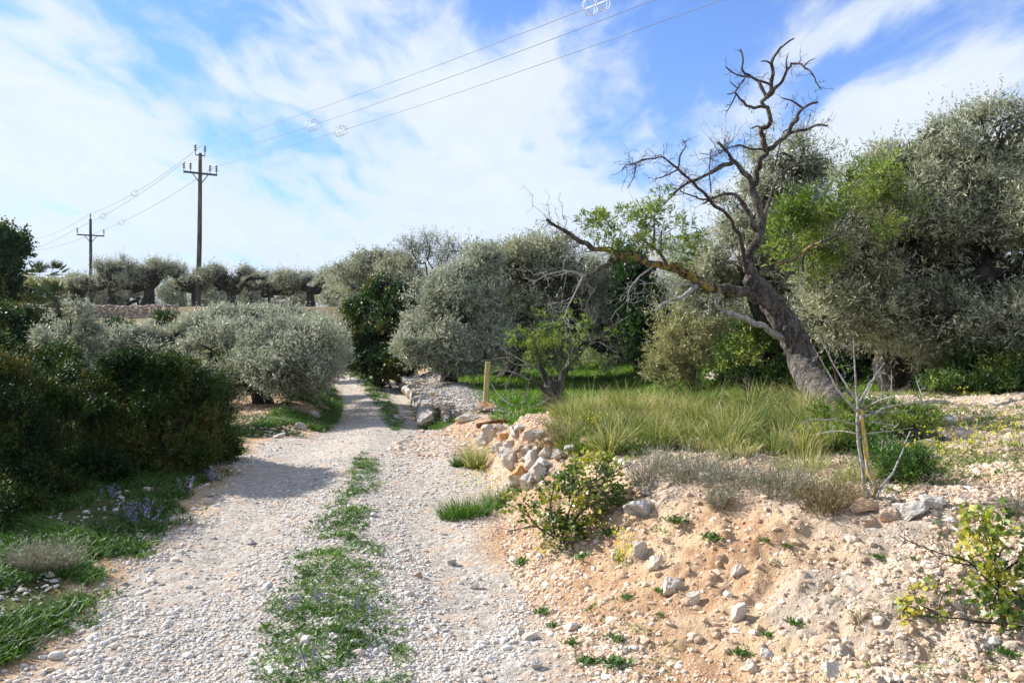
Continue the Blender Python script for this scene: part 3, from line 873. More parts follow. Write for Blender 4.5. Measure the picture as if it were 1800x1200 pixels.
# ------------------------------------------------------------------ hill far off
def hill():
    n, m = 160, 24
    t = np.linspace(-1, 1, n)[:, None]; s = np.linspace(0, 1, m)[None]
    # crest line as directions, at 3 km
    xs = 250 + t * 1500 + s * 0
    cx = ip(xs, [(-1250, 0), (-700, 40), (-200, 90), (100, 200), (260, 235), (385, 262), (600, 285), (760, 345), (950, 360), (1300, 280), (1750, 90)])
    prof = np.sin(s * math.pi * .5)
    y = 2300 + s * 700 + 0 * t
    z = 2 + cx * prof
    p = np.stack([xs + 0 * s, y + 0 * xs, np.zeros_like(z)], -1)
    z = z + (fbm(p[..., :2] * .006, 5, 31) - .5) * 110 * np.clip(prof * (1.2 - prof), 0, 1) + (fbm(p[..., :2] * .02, 4, 33) - .5) * 26 * prof
    V = np.stack([xs, y, z], -1)
    i = np.arange(n - 1)[:, None]; j = np.arange(m - 1)[None]
    f = np.stack([i * m + j, (i + 1) * m + j, (i + 1) * m + j + 1, i * m + j + 1], -1).reshape(-1, 4)
    mt, N, L, out = new_mat('hill_rock')
    tc = N.new('ShaderNodeTexCoord'); n1 = noise_node(N, L, tc.outputs['Object'], .012, 7, .62)
    c = mixc(N, L, mrange(N, L, n1.outputs[0], .42, .6), (.06, .075, .045), (.30, .27, .23))
    b = N.new('ShaderNodeBsdfPrincipled'); L.new(c, b.inputs['Base Color']); b.inputs['Roughness'].default_value = 1; L.new(b.outputs[0], out.inputs[0])
    mb = MB(); mb.add(V.reshape(-1, 3), f)
    # back slope gives it thickness
    V2 = np.stack([V[:, -1], V[:, -1] + np.array((0, 900, 0)) - V[:, -1] * np.array((0, 0, 1))], 1).reshape(-1, 3)
    k = np.arange(n - 1)[:, None] * 2
    mb.add(V2, np.concatenate([k, k + 2, k + 3, k + 1], 1))
    o = mb.build('hills', mt, None, True); tag(o, kind='structure')
hill()
# ------------------------------------------------------------------ the big leaning almond tree
def PP(px, py, d): return P(px, py, d)
def branch(mb, pts, d0, d1, r0, r1, sides=8, rough=.25, lich=(.15, .15), n=4):
    """pts: directions of the traced limb; it really recedes from depth d0 to d1; radii in metres"""
    m = len(pts)
    seg = np.concatenate([[0], np.cumsum([math.dist(pts[i], pts[i + 1]) for i in range(m - 1)])]); t = seg / seg[-1]
    w = np.array([P(x, y, d0 + (d1 - d0) * k) for (x, y), k in zip(pts, t)])
    rr = r0 + (r1 - r0) * t ** .85
    if r0 < .07 and m > 3:   # kinks and knots between the traced points
        rs = np.random.default_rng(int(pts[0][0] * 7 + pts[-1][1]))
        wm = (w[1:] + w[:-1]) / 2; rm = (rr[1:] + rr[:-1]) / 2
        wm = wm + rs.normal(0, 1, wm.shape) * (rm[:, None] * .45 + .002)
        w2 = np.empty((2 * m - 1, 3)); w2[::2] = w; w2[1::2] = wm; r2 = np.empty(2 * m - 1); r2[::2] = rr; r2[1::2] = rm
        r2 = r2 * rs.uniform(.86, 1.16, len(r2)); w, rr, m = w2, r2, len(w2); n = 2
    q, _ = smooth_path(w, rr, n)
    tube(mb, w, rr, sides, n, rough, np.linspace(lich[0], lich[1], (m - 1) * n + 1) if m >= 3 else lich[0])
    return w, rr
def twigs(mb, w, rr, k, ln, seed, start=.3, r=.004, sides=4, spread=1., up=.15):
    """dead side twigs with knobbly spurs"""
    rs = np.random.default_rng(seed)
    ends = []
    for _ in range(k):
        i = rs.uniform(start * (len(w) - 1), len(w) - 1); a = int(i); f = i - a
        a2 = min(a + 1, len(w) - 1)
        s = w[a] * (1 - f) + w[a2] * f
        T = nrm(w[a2] - w[max(a2 - 1, 0)])
        dd = nrm(T * .5 + nrm(rs.normal(size=3)) * spread + np.array((0, 0, up)))
        L_ = ln * rs.uniform(.4, 1.2)
        e = s + dd * L_
        q, qr = jitpath(s, e, r, r * .35, 6, .09, rs)
        tube(mb, q, qr, sides, 2, 0, .1)
        for m in range(int(rs.integers(2, 5))):
            j = int(rs.integers(1, 6)); e2 = q[j] + nrm(rs.normal(size=3) + dd * .6) * L_ * rs.uniform(.12, .45)
            q2, qr2 = jitpath(q[j], e2, r * .6, r * .25, 4, .1, rs)
            tube(mb, q2, qr2, 3, 1, 0, .1); ends.append((e2, nrm(e2 - q[j])))
        ends.append((e, dd))
    return ends
def almond():
    base = G(1612, 772)
    root = empty('almond_tree', base, 'old leaning almond tree with bare dark crown and a long lichen-yellow limb reaching left', 'tree')
    dB = base[1]
    mb = MB()
    # trunk
    dT = 9.0
    path = [(1612, 772), (1570, 757), (1520, 738), (1478, 716), (1444, 690), (1422, 662), (1408, 628), (1397, 596), (1378, 563), (1357, 533), (1335, 508), (1316, 488)]
    t = np.linspace(0, 1, len(path))
    w = np.array([P(x, y, dB + (dT - dB) * min(1, k * 2)) for (x, y), k in zip(path, t)])
    rr = np.array([.165, .16, .165, .165, .162, .155, .148, .144, .140, .132, .118, .088])
    w[0] -= (0, 0, .12)
    tube(mb, w, rr, 44, 14, .34, np.linspace(.12, .2, 11 * 14 + 1), freq=9)
    # root flare
    for sx, sy in ((.35, -.1), (.1, .3), (.3, .2)):
        tube(mb, [w[0] + (-.1, 0, .12), w[0] + (sx * .6, sy * .6, .05), w[0] + (sx * 1.4, sy * 1.4, -.12)], [.13, .09, .03], 8, 4, .3, .1)
    child(mb, 'trunk', M['bark'], root, True)
    ls = dict(sides=9)
    def limb(defs, tw=()):
        mb = MB(); out = []
        for a in defs:
            out.append(branch(mb, *a[:5], **(a[5] if len(a) > 5 else {})))
        ends = []
        for i, k, ln, sd, *r in tw:
            ends += twigs(mb, out[i][0], out[i][1], k, ln, sd, *r)
        return mb, out, ends
    # main upright limb with crooked dead crown
    defs = [
        ([(1318, 492), (1320, 474), (1318, 456), (1327, 431), (1334, 409), (1337, 392), (1334, 370), (1329, 349), (1324, 321)], 9.0, 9.0, 0.0605, 0.0397, dict(sides=14)),
        ([(1324, 325), (1329, 300), (1336, 280), (1346, 263), (1341, 240), (1338, 227), (1350, 222), (1353, 204), (1350, 192), (1340, 187), (1338, 178), (1347, 170)], 9.0, 8.8, 0.0378, 0.0205, dict(sides=10)),
        ([(1347, 172), (1356, 158), (1359, 130), (1356, 112), (1366, 93), (1379, 79), (1396, 68)], 8.8, 8.6, .027, .007),
        ([(1357, 114), (1348, 108), (1338, 108)], 8.7, 8.6, .012, .006),
        ([(1348, 170), (1360, 158), (1373, 146), (1383, 124), (1390, 112), (1407, 112), (1423, 124), (1432, 136), (1438, 150), (1444, 158)], 8.8, 8.4, .022, .005),
        ([(1414, 116), (1422, 108), (1433, 103)], 8.6, 8.5, .008, .004),
        ([(1383, 124), (1382, 108), (1386, 93)], 8.65, 8.7, .012, .004),
        ([(1347, 172), (1339, 155), (1332, 142), (1316, 132), (1304, 121), (1305, 96), (1301, 87)], 8.8, 9.0, .022, .008),
        ([(1353, 148), (1332, 141), (1309, 135), (1290, 129), (1276, 118)], 8.8, 8.5, .014, .007),
        ([(1309, 138), (1300, 150), (1296, 155), (1284, 144)], 8.65, 8.5, .011, .005),
        ([(1300, 150), (1290, 163), (1278, 166)], 8.6, 8.5, .008, .005),
        ([(1338, 187), (1325, 190), (1312, 186), (1301, 175), (1292, 163)], 8.8, 8.5, .018, .010),
        ([(1294, 166), (1284, 186), (1277, 197)], 8.5, 8.45, .008, .005),
        ([(1338, 228), (1332, 222), (1320, 226)], 8.9, 8.8, .013, .007),
        ([(1347, 264), (1367, 250), (1386, 235), (1407, 229), (1426, 224), (1444, 219), (1455, 221)], 8.95, 8.4, 0.0275, 0.0102, dict(lich=(.15, .35))),
        ([(1386, 235), (1393, 217), (1401, 204), (1410, 192), (1423, 184), (1438, 180)], 8.7, 8.5, .024, .010),
        ([(1409, 189), (1393, 178), (1373, 172)], 8.6, 8.5, .012, .006),
        ([(1385, 182), (1380, 192)], 8.6, 8.5, .006, .003),
    ]
    mb, out, _ = limb(defs, [(2, 8, .12, 3, .2, .003), (4, 14, .17, 4, .2, .003), (7, 10, .15, 5, .2, .003), (8, 12, .17, 6, .2, .003), (11, 10, .15, 7, .2, .003), (12, 5, .1, 8, .2, .003), (14, 12, .17, 9, .4, .003), (15, 11, .16, 10, .3, .003), (16, 7, .15, 11, .2, .003), (9, 6, .13, 12, .2, .003)])
    child(mb, 'limb', M['bark'], root, True)
    # left forks of the crown
    defs = [
        ([(1325, 325), (1318, 312), (1295, 287), (1281, 270), (1262, 250)], 9.0, 8.5, 0.0316, 0.0128, dict(sides=10)),
        ([(1290, 284), (1270, 290), (1250, 303), (1222, 317), (1200, 327), (1182, 344), (1164, 362)], 8.7, 8.2, .028, .007),
        ([(1332, 407), (1320, 380), (1305, 356), (1293, 342), (1272, 341), (1248, 350), (1236, 358)], 9.0, 8.5, .036, .010),
        ([(1338, 412), (1346, 371), (1358, 334), (1369, 309), (1389, 294), (1410, 283), (1432, 280), (1455, 278)], 9.0, 9.5, 0.0275, 0.0058, dict(lich=(.4, .15))),
        ([(1340, 262), (1320, 262), (1300, 255), (1275, 262), (1262, 270)], 8.95, 8.6, .014, .006),
        ([(1250, 340), (1247, 300), (1250, 262)], 8.6, 8.5, .008, .005),
    ]
    mb, out, _ = limb(defs, [(0, 22, .36, 21, .3, .0035), (1, 22, .30, 22, .2, .003), (2, 16, .28, 23, .3, .003), (3, 10, .22, 24, .4, .003), (4, 18, .32, 25, .2, .003), (5, 14, .25, 26, .1, .003)])
    child(mb, 'limb', M['bark'], root, True)
    # pale curved limb
    defs = [
        ([(1310, 478), (1308, 460), (1306, 440), (1299, 410), (1287, 389), (1272, 371), (1248, 352), (1233, 335), (1218, 320), (1200, 305), (1179, 287), (1164, 275), (1140, 279), (1117, 288), (1101, 290), (1093, 300)], 9.0, 7.9, 0.0289, 0.0038, dict(lich=(.2, .3))),
        ([(1117, 289), (1114, 311), (1102, 332)], 7.95, 7.9, .007, .003),
        ([(1192, 298), (1195, 275), (1206, 257), (1200, 245)], 8.2, 8.2, .011, .004),
        ([(1190, 299), (1170, 309), (1149, 315)], 8.2, 8.0, .009, .004),
        ([(1248, 352), (1230, 350), (1210, 342), (1195, 335)], 8.5, 8.2, .012, .005),
    ]
    mb, out, _ = limb(defs, [(0, 40, .28, 31, .4, .003), (1, 7, .12, 32, .2, .0025), (2, 8, .14, 33, .2, .0025), (3, 12, .2, 34, .2, .0025), (4, 12, .2, 35, .2, .0025)])
    child(mb, 'limb', M['twig'], root, True)
    # long horizontal limb with lichen
    defs = [
        ([(1332, 514), (1317, 514), (1290, 513), (1260, 509), (1230, 499), (1206, 485), (1179, 470), (1155, 464), (1128, 455), (1104, 450), (1086, 447), (1056, 438), (1041, 438)], 9.0, 7.7, .062, .024, dict(sides=14, lich=(.46, .62))),
        ([(1041, 438), (1020, 425), (990, 404), (961, 386)], 7.7, 7.3, .026, .012, dict(lich=(.1, .05))),
        ([(1250, 508), (1225, 495), (1212, 478), (1195, 466), (1176, 464)], 8.5, 8.2, .030, .020, dict(lich=(.6, .6))),
        ([(1088, 448), (1080, 455), (1068, 465), (1047, 477), (1029, 485)], 7.9, 7.5, .026, .014, dict(lich=(.5, .45))),
        ([(1172, 466), (1162, 448), (1150, 436), (1134, 425), (1113, 414)], 8.1, 7.9, .020, .010, dict(lich=(.4, .7))),
        ([(1148, 436), (1150, 407), (1152, 386), (1137, 381)], 8.0, 7.9, .014, .007),
        ([(1160, 445), (1162, 425), (1163, 405)], 8.0, 8.1, .012, .005, dict(lich=(.3, .3))),
    ]
    mb, out, ends = limb(defs, [(0, 24, .34, 41, .45, .0035), (1, 24, .32, 42, .1, .003), (3, 12, .3, 43, .2, .003), (4, 20, .34, 44, .1, .003), (5, 16, .3, 45, .2, .003), (6, 14, .3, 46, .2, .003)])
    child(mb, 'limb', M['bark'], root, True)
    # weathered grey dead wood hanging below it
    defs = [
        ([(1029, 485), (1010, 478), (990, 476), (960, 483), (936, 495)], 7.5, 7.2, .013, .005),
        ([(1024, 486), (1012, 512), (997, 542), (990, 560)], 7.5, 7.4, .010, .004),
        ([(1225, 503), (1212, 512), (1195, 525), (1172, 530), (1152, 547)], 8.4, 8.0, .026, .008),
        ([(1218, 500), (1170, 497), (1125, 499)], 8.4, 8.0, .010, .005),
        ([(1385, 592), (1350, 579), (1330, 570), (1312, 560), (1281, 551), (1266, 545), (1257, 530)], 9.0, 8.6, .045, .014, dict(sides=12, rough=.55)),
        ([(1146, 469), (1125, 485), (1108, 505), (1102, 530)], 8.1, 7.8, .009, .004),
        ([(1041, 441), (1014, 446), (990, 458)], 7.7, 7.4, .008, .004),
        ([(1270, 512), (1250, 520), (1236, 530)], 8.7, 8.4, .006, .003),
    ]
    mb, out, _ = limb(defs, [(0, 16, .34, 51, .2, .003, 4, 1., -.5), (1, 9, .34, 52, .1, .003, 4, 1., -.6), (2, 8, .24, 53, .3, .003), (3, 9, .28, 54, .2, .003, 4, 1., -.4), (5, 9, .32, 55, .1, .003, 4, 1., -.5), (4, 4, .16, 58, .7, .005), (6, 8, .2, 56), (7, 6, .25, 57, .2, .004, 4, 1., -.5)])
    child(mb, 'dead_branch', M['bark_grey'], root, True)
    # yellow limb to the right
    defs = [
        ([(1329, 492), (1342, 480), (1367, 465), (1395, 455), (1416, 440), (1441, 428)], 9.0, 8.7, .030, .020, dict(lich=(.48, .58))),
        ([(1366, 530), (1366, 520), (1370, 502), (1383, 486), (1398, 479)], 9.0, 8.8, .026, .020, dict(lich=(.5, .45))),
        ([(1416, 440), (1411, 460), (1412, 478)], 8.85, 8.8, .012, .010, dict(lich=(.6, .5))),
        ([(1384, 487), (1370, 480), (1362, 486)], 8.8, 8.8, .010, .007),
        ([(1441, 428), (1470, 415), (1500, 395)], 8.7, 8.9, .018, .006, dict(lich=(.4, .1))),
    ]
    mb, out, e3 = limb(defs, [(0, 8, .25, 61), (4, 10, .4, 62)])
    child(mb, 'limb', M['bark'], root, True)
    # fresh leafy shoots on the low limb
    lb = MB()
    blobs = [pxblob(1085, 395, 7.8, 62, 38), pxblob(1140, 395, 7.9, 40, 48), pxblob(1165, 345, 8.0, 16, 22), pxblob(1200, 392, 8.1, 34, 16), pxblob(1050, 392, 7.7, 40, 22),
             pxblob(1100, 432, 7.8, 45, 24), pxblob(1190, 440, 8.2, 36, 34), pxblob(1220, 430, 8.2, 26, 22)]
    p, d, cl = shoots(blobs, 430, .40, 6, .4, .7, False)
    leafy(lb, p, d, cl, 8, .06, .052, .012, 1.1, .22)
    shoot_stems(lb, p, d, .09, .005, .95, .4, 1)
    child(lb, 'leafy_shoots', [M['bright'], M['twig']], root)
almond()

# ------------------------------------------------------------------ dead sapling in front
def sapling():
    base = G(1538, 876); d0 = base[1]
    root = empty('almond_sapling', base, 'small bare sapling with yellow lichen on its twin stems, before the leaning tree', 'sapling')
    for pts, r0, lc in (([(1538, 880), (1527, 829), (1521, 781), (1514, 730), (1512, 720)], .017, (.56, .58)), ([(1528, 872), (1518, 843), (1510, 787), (1507, 741), (1508, 713)], .012, (.52, .36))):
        mb = MB(); branch(mb, pts, d0, d0, r0, r0 * .7, 10, .2, lc); child(mb, 'stem', M['bark_grey'], root, True)
    T = [([(1508, 715), (1503, 650), (1500, 594)], .011, -.15), ([(1510, 710), (1470, 648), (1439, 588)], .010, .1), ([(1507, 724), (1470, 682), (1450, 645), (1430, 610)], .011, -.2),
         ([(1510, 708), (1532, 670), (1554, 638)], .010, .2), ([(1514, 714), (1536, 668), (1543, 640)], .007, .1), ([(1515, 719), (1549, 702), (1576, 695)], .008, -.2), ([(1519, 732), (1555, 717), (1597, 709), (1663, 703)], .011, .3),
         ([(1508, 745), (1470, 736), (1436, 736), (1405, 744)], .008, -.2), ([(1508, 762), (1470, 757), (1425, 765)], .007, .2), ([(1514, 738), (1555, 745), (1578, 748)], .007, -.1), ([(1518, 762), (1560, 758), (1605, 752)], .006, .1),
         ([(1514, 722), (1580, 725), (1615, 730)], .006, .2), ([(1549, 702), (1550, 675), (1546, 655)], .005, 0), ([(1557, 716), (1566, 690), (1567, 650)], .005, .1), ([(1625, 707), (1615, 680), (1610, 668)], .005, .3), ([(1545, 768), (1560, 778), (1580, 772)], .004, .1), ([(1500, 618), (1490, 612), (1478, 607)], .004, -.1)]
    for i, (pts, r, dz) in enumerate(T):
        mb = MB(); w, rr = branch(mb, pts, d0, d0 + dz, r * .68, r * .24, 6, .1, (.35, .1)); twigs(mb, w, rr, 4, .07, 70 + i, .2, .002, 3)
        child(mb, 'twig', M['bark_grey'], root, True)
    s = MB(); w, rr = branch(s, [(1541, 873), (1569, 832), (1586, 795), (1600, 758)], d0 - .1, d0 + .5, .007, .004, 6)
    o = s.build('fallen_stick', M['bark_grey'], None, True, loc=w[0]); tag(o, 'thin grey stick leaning beside the lichen-yellow sapling', 'stick')
sapling()

# ------------------------------------------------------------------ small almond in the middle, post, loose wood
def small_almond():
    base = G(975, 722); d0 = base[1]
    root = empty('almond_tree', base, 'small twiggy almond tree with a short dark forked trunk, right of the yellow post', 'tree')
    mb = MB()
    branch(mb, [(975, 728), (975, 705), (972, 685), (968, 672)], d0, d0, .15, .12, 12, .45, (.1, .1))
    branch(mb, [(985, 715), (984, 690), (988, 665), (997, 645), (1003, 630)], d0, d0 + .1, .09, .04, 10, .4)
    branch(mb, [(966, 680), (958, 662), (950, 645), (945, 625), (938, 600)], d0, d0 - .2, .075, .02, 10, .4)
    branch(mb, [(962, 690), (945, 675), (930, 668)], d0, d0 - .3, .05, .02, 8, .3)
    child(mb, 'trunk', M['bark'], root, True)
    tg = [([(1000, 640), (1000, 600), (994, 575), (995, 542)], .014, .005), ([(990, 650), (1030, 610), (1062, 585), (1082, 570), (1107, 554)], .013, .005), ([(1003, 625), (1017, 587), (1025, 562), (1035, 525), (1050, 500)], .015, .005),
          ([(945, 625), (948, 600), (955, 580), (975, 570)], .014, .004), ([(940, 645), (905, 640), (890, 628), (845, 635)], .018, .005), ([(930, 668), (905, 655), (880, 650), (840, 660)], .016, .005), ([(945, 650), (915, 632), (880, 612)], .015, .005),
          ([(1035, 605), (1052, 600), (1085, 620), (1083, 640)], .009, .004), ([(1040, 600), (1045, 570), (1052, 550)], .009, .004), ([(935, 660), (925, 690), (920, 705)], .009, .004), ([(900, 655), (890, 680), (885, 695)], .008, .004), ([(985, 640), (975, 610), (985, 590), (990, 560)], .014, .005)]
    mb = MB(); ends = []
    for i, (pts, r0, r1) in enumerate(tg):
        w, rr = branch(mb, pts, d0, d0 + RNG.normal(0, .3), r0, r1, 6, .15, (.2, .1)); ends += twigs(mb, w, rr, 6, .36, 90 + i, .2, .0045, 3)
    for k in range(46):   # thin dead suckers crowding round the trunk
        a = base + (RNG.normal(0, .12), RNG.normal(-.05, .1), 0); e = a + (RNG.normal(0, .12), RNG.normal(0, .08), RNG.uniform(.25, .75))
        q, qr = jitpath(a, e, .006, .003, 4, .05); tube(mb, q, qr, 3, 1, 0, .2)
    child(mb, 'branches', M['twig_grey'], root, True)
    lb = MB()
    blobs = [pxblob(935, 590, d0, 42, 26), pxblob(1000, 600, d0, 40, 50), pxblob(955, 620, d0, 40, 25), pxblob(1080, 592, d0, 30, 14), pxblob(1015, 560, d0, 30, 30), pxblob(1035, 640, d0, 30, 20), pxblob(950, 560, d0, 24, 18)]
    p, d, cl = shoots(blobs, 430, .47, 4, .3, .8, False)
    leafy(lb, p, d, cl, 8, .09, .062, .015, 1.1, .2)
    child(lb, 'leafy_shoots', M['bright'], root)
small_almond()
def post():
    b = G(853, 713); t = P(858, 636, b[1]); b2 = b - (0, 0, .2)
    mb = MB(); w, h = .052, .052
    ring_ = []
    for p, k in ((b2, 1.), (b * .5 + t * .5, 1.), (t - (0, 0, .02), .98), (t, .8)):
        for sx, sy in ((-1, -.7), (-.7, -1), (.7, -1), (1, -.7), (1, .7), (.7, 1), (-.7, 1), (-1, .7)):
            ring_.append(p + np.array((sx * w * k, sy * h * k, 0)))
    i = np.arange(3)[:, None]; j = np.arange(8)[None]
    f = np.stack([i * 8 + j, i * 8 + (j + 1) % 8, (i + 1) * 8 + (j + 1) % 8, (i + 1) * 8 + j], -1).reshape(-1, 4)
    mb.add(np.array(ring_), f); mb.add(np.vstack([ring_[-8:], t]), [(k, (k + 1) % 8, 8) for k in range(8)])
    o = mb.build('wooden_post', M['post'], None, False, loc=b); tag(o, 'squared yellowish wooden post standing alone at the edge of the green grass', 'post')
    d = b[1]
    mb = MB(); pts = [P(x, y, d + k) for x, y, k in ((860, 663, 0), (870, 685, -.2), (890, 706, -.5), (920, 717, -.8), (945, 712, -1.0), (965, 700, -1.2))]
    tube(mb, pts, [.008] * 6, 5, 4); o = mb.build('hanging_wire', M['wire'], None, True, loc=pts[0]); tag(o, 'slack wire looping from the yellow post to the small twiggy almond trunk', 'wire')
post()
def log(name, pts, d0, d1, r0, r1, mat, label, cat):
    mb = MB(); w, rr = branch(mb, pts, d0, d1, r0, r1, 10, .4, (.1, .1)); twigs(mb, w, rr, 3, .12, int(pts[0][0]), .2, r1 * .6, 4)
    o = mb.build(name, mat, None, True, loc=w[0]); tag(o, label, cat)
g1 = G(845, 752); g2 = G(935, 742)
log('rotten_log', [(838, 748), (868, 741), (900, 743), (936, 740)], g1[1], g1[1] + .2, .035, .022, M['rust'], 'thin rust-coloured rotten log lying along the top of the lichened stone pile', 'log')
g1 = G(1135, 872)
log('dead_branch', [(1130, 876), (1160, 864), (1195, 858), (1225, 861)], g1[1], g1[1] + .12, .016, .006, M['twig'], 'dark curved dead branch lying on the stony ground right of the round-leaved shrub', 'branch')
g1 = G(1230, 925)
log('dead_branch', [(1218, 935), (1245, 918), (1270, 908)], g1[1], g1[1] + .1, .006, .003, M['twig'], 'thin straight reddish stick lying on the bank below the grey cushion plants', 'branch')
# ------------------------------------------------------------------ trees
def tree_px(name, label, bpx, d, fork, r0, blobs, leaf, n, k, slen, ll, lw, **kw):
    b = D(bpx, d)
    f = P(fork[0], fork[1], fork[2] if len(fork) > 2 else d)
    bl = [pxblob(*q) for q in blobs]
    return make_tree(name, label, kw.pop('cat', 'tree'), b, f, r0, bl, leaf, n, k, slen, ll, lw, **kw)

# big olive at right
tree_px('olive_tree', 'largest olive tree, filling the right side, with a broad black trunk in deep shade', 1578, 11.2, (1590, 560, 11.2), .30,
    [(1650, 340, 11.0, 125, 110), (1730, 250, 11.0, 75, 62), (1570, 330, 10.8, 75, 62), (1780, 330, 11.2, 95, 115), (1500, 420, 10.8, 70, 75), (1655, 250, 11.1, 45, 36), (1790, 230, 11.1, 50, 42), (1600, 440, 10.6, 120, 90),
     (1540, 540, 10.7, 90, 75), (1640, 560, 10.4, 110, 75), (1460, 520, 10.8, 60, 90), (1740, 440, 10.6, 110, 80), (1700, 560, 11.2, 80, 60), (1590, 275, 11.2, 42, 26), (1500, 320, 10.9, 40, 26)],
    'olive', 21000, 9, .22, .068, .0135, gap=.43, freq=1.7, sprays=90, trunks=[([D(1578, 11.2) - (0, 0, .2), P(1580, 690, 11.2), P(1570, 640, 11.2), P(1590, 560, 11.2)], [.36, .27, .25, .2]), ([D(1600, 11.0) - (0, 0, .2), P(1600, 680, 11.0), P(1612, 620, 11.0), P(1650, 540, 10.8)], [.26, .16, .15, .12])], sub=9, stemw=.006)
# one beyond the right edge: thick dark limb reaching into the frame
tree_px('olive_tree', 'olive at the right edge whose thick black limb reaches in under the largest crown', 1900, 9.8, (1830, 520, 9.8), .22,
    [(1800, 560, 9.6, 70, 50), (1860, 420, 9.8, 90, 110), (1840, 620, 10.2, 70, 45), (1740, 620, 12, 60, 50)],
    'olive', 3600, 9, .2, .064, .015, gap=.43, trunks=[([D(1900, 10.4), P(1870, 560, 10.4), P(1805, 470, 10.4), P(1740, 480, 10.3), P(1700, 495, 10.3), P(1685, 515, 10.3)], [.2, .17, .13, .11, .085, .05])], stemw=.006)
tree_px('olive_tree', 'olive tree behind the leaning almond, its crown showing through the bare branches', 1330, 13.5, (1320, 500, 13.5), .16,
    [(1390, 270, 13.5, 55, 50), (1330, 390, 13.5, 75, 75), (1410, 340, 13.6, 60, 70), (1300, 470, 13.4, 80, 60), (1395, 470, 13.2, 70, 80), (1240, 500, 13.6, 50, 60), (1425, 570, 13.0, 50, 60)],
    'olive', 7600, 8, .24, .072, .019, gap=.46, sprays=40)
tree_px('almond_tree', 'bright green leafy almond tree between the leaning trunk and the largest olive', 1475, 11.6, (1445, 430, 10.6), .02,
    [(1400, 415, 10.0, 60, 55), (1450, 365, 10.0, 65, 45), (1535, 320, 9.9, 70, 32), (1510, 390, 9.9, 80, 40), (1575, 350, 9.8, 50, 24), (1440, 440, 9.9, 50, 36)],
    'bright', 1350, 8, .16, .066, .014, gap=.43, freq=3, up=.2, twigmat='twig', bark='twig', sub=6, stemfrac=.8)
# pale bushy olive sprout between
tree_px('wild_olive', 'pale yellowish-green bushy wild olive right of the dark ivy, below the long yellow limb', 1215, 15.5, (1215, 620, 15.5), .07,
    [(1215, 600, 15.3, 75, 70), (1180, 640, 15.2, 45, 40), (1265, 610, 15.4, 50, 55), (1215, 545, 15.6, 50, 30)], 'olive_yellow', 4200, 8, .18, .062, .017, gap=.42, sprays=60, cat='tree')
shrub('green_bush', 'fresh green bush under the leaning almond trunk', 'bush', D(1330, 12.8), [pxblob(1310, 620, 12.8, 55, 50), pxblob(1360, 650, 12.6, 45, 45), pxblob(1290, 660, 12.8, 30, 30), pxblob(1380, 600, 13.2, 40, 40)],
      'green', 2900, 8, .14, .05, .018, gap=.42)
shrub('green_bush', 'low green undergrowth bush at the foot of the largest olive, right of its trunk', 'bush', D(1700, 9.5), [pxblob(1700, 690, 9.4, 80, 30), pxblob(1790, 690, 9.2, 70, 36), pxblob(1645, 712, 9.5, 36, 16), pxblob(1750, 655, 9.8, 90, 40), pxblob(1690, 655, 10.4, 60, 35)],
      'green', 4200, 8, .13, .045, .015, gap=.40)
shrub('green_bush', 'green shrub thicket in shade behind the trunk of the largest olive', 'bush', D(1500, 13), [pxblob(1480, 640, 12.8, 60, 60), pxblob(1540, 600, 13, 60, 60), pxblob(1440, 600, 13, 40, 60), pxblob(1600, 560, 13.5, 80, 80)], 'ivy', 3200, 8, .14, .05, .02, gap=.36)
# two big centre olives
tree_px('olive_tree', 'wide dense silver-green olive at centre, its foliage hanging to the grass behind the yellow post', 890, 21.5, (930, 610, 21.5), .24,
    [(930, 490, 21.3, 100, 65), (1010, 530, 21.2, 90, 70), (880, 560, 21.0, 85, 65), (960, 590, 20.8, 90, 55), (1060, 560, 21.2, 65, 55), (940, 450, 21.6, 45, 30), (1080, 510, 21.4, 50, 40), (1080, 610, 21.2, 40, 35), (860, 500, 21.5, 60, 50), (1000, 480, 21.5, 60, 50)],
    'olive', 14000, 8, .30, .098, .024, gap=.43, freq=1.2, sprays=90, stemw=.01)
tree_px('olive_tree', 'olive with pale low-hanging foliage beside the gravel track, left of the widest centre olive', 790, 19.5, (790, 600, 19.5), .20,
    [(780, 560, 19.3, 70, 55), (770, 610, 19.0, 68, 42), (820, 520, 19.5, 60, 50), (850, 600, 19.2, 55, 40), (760, 520, 19.6, 40, 35), (810, 630, 18.8, 60, 25), (850, 470, 20.0, 40, 35), (740, 600, 18.9, 40, 45)],
    'olive_silver', 9800, 8, .26, .085, .024, gap=.42, freq=1.4, sprays=60, stemw=.009)
tree_px('olive_tree', 'tall thin-crowned olive with see-through branches rising behind the centre olives', 758, 27, (758, 490, 27), .16,
    [(725, 440, 27, 28, 26), (755, 430, 27, 30, 24), (800, 440, 27, 26, 24), (720, 470, 27, 26, 18), (780, 462, 27, 26, 18), (820, 450, 27.5, 14, 16)], 'olive', 620, 7, .34, .08, .018, gap=.30, sub=12, stemw=.014, stemfrac=1.0, limbr=.22)
tree_px('olive_tree', 'rounded olive on the skyline left of the thin-crowned tree, above the dark track-side bush', 670, 33, (670, 520, 33), .2,
    [(640, 490, 33, 45, 35), (700, 490, 32.5, 50, 38), (660, 465, 33, 34, 22), (690, 530, 32, 50, 30), (625, 520, 33, 30, 30)], 'olive', 4000, 7, .34, .12, .034, gap=.42, freq=1.1, sprays=20, stemw=.012)
tree_px('olive_tree', 'dark green-grey olive closing the gap behind the widest centre olive', 1010, 27, (1010, 560, 27), .2,
    [(980, 500, 27, 70, 40), (1060, 505, 27, 50, 30), (870, 470, 27, 45, 38), (1130, 540, 26, 60, 50), (1100, 590, 25, 70, 60)], 'olive', 4000, 7, .32, .11, .032, gap=.38, freq=1.1, stemw=.012)
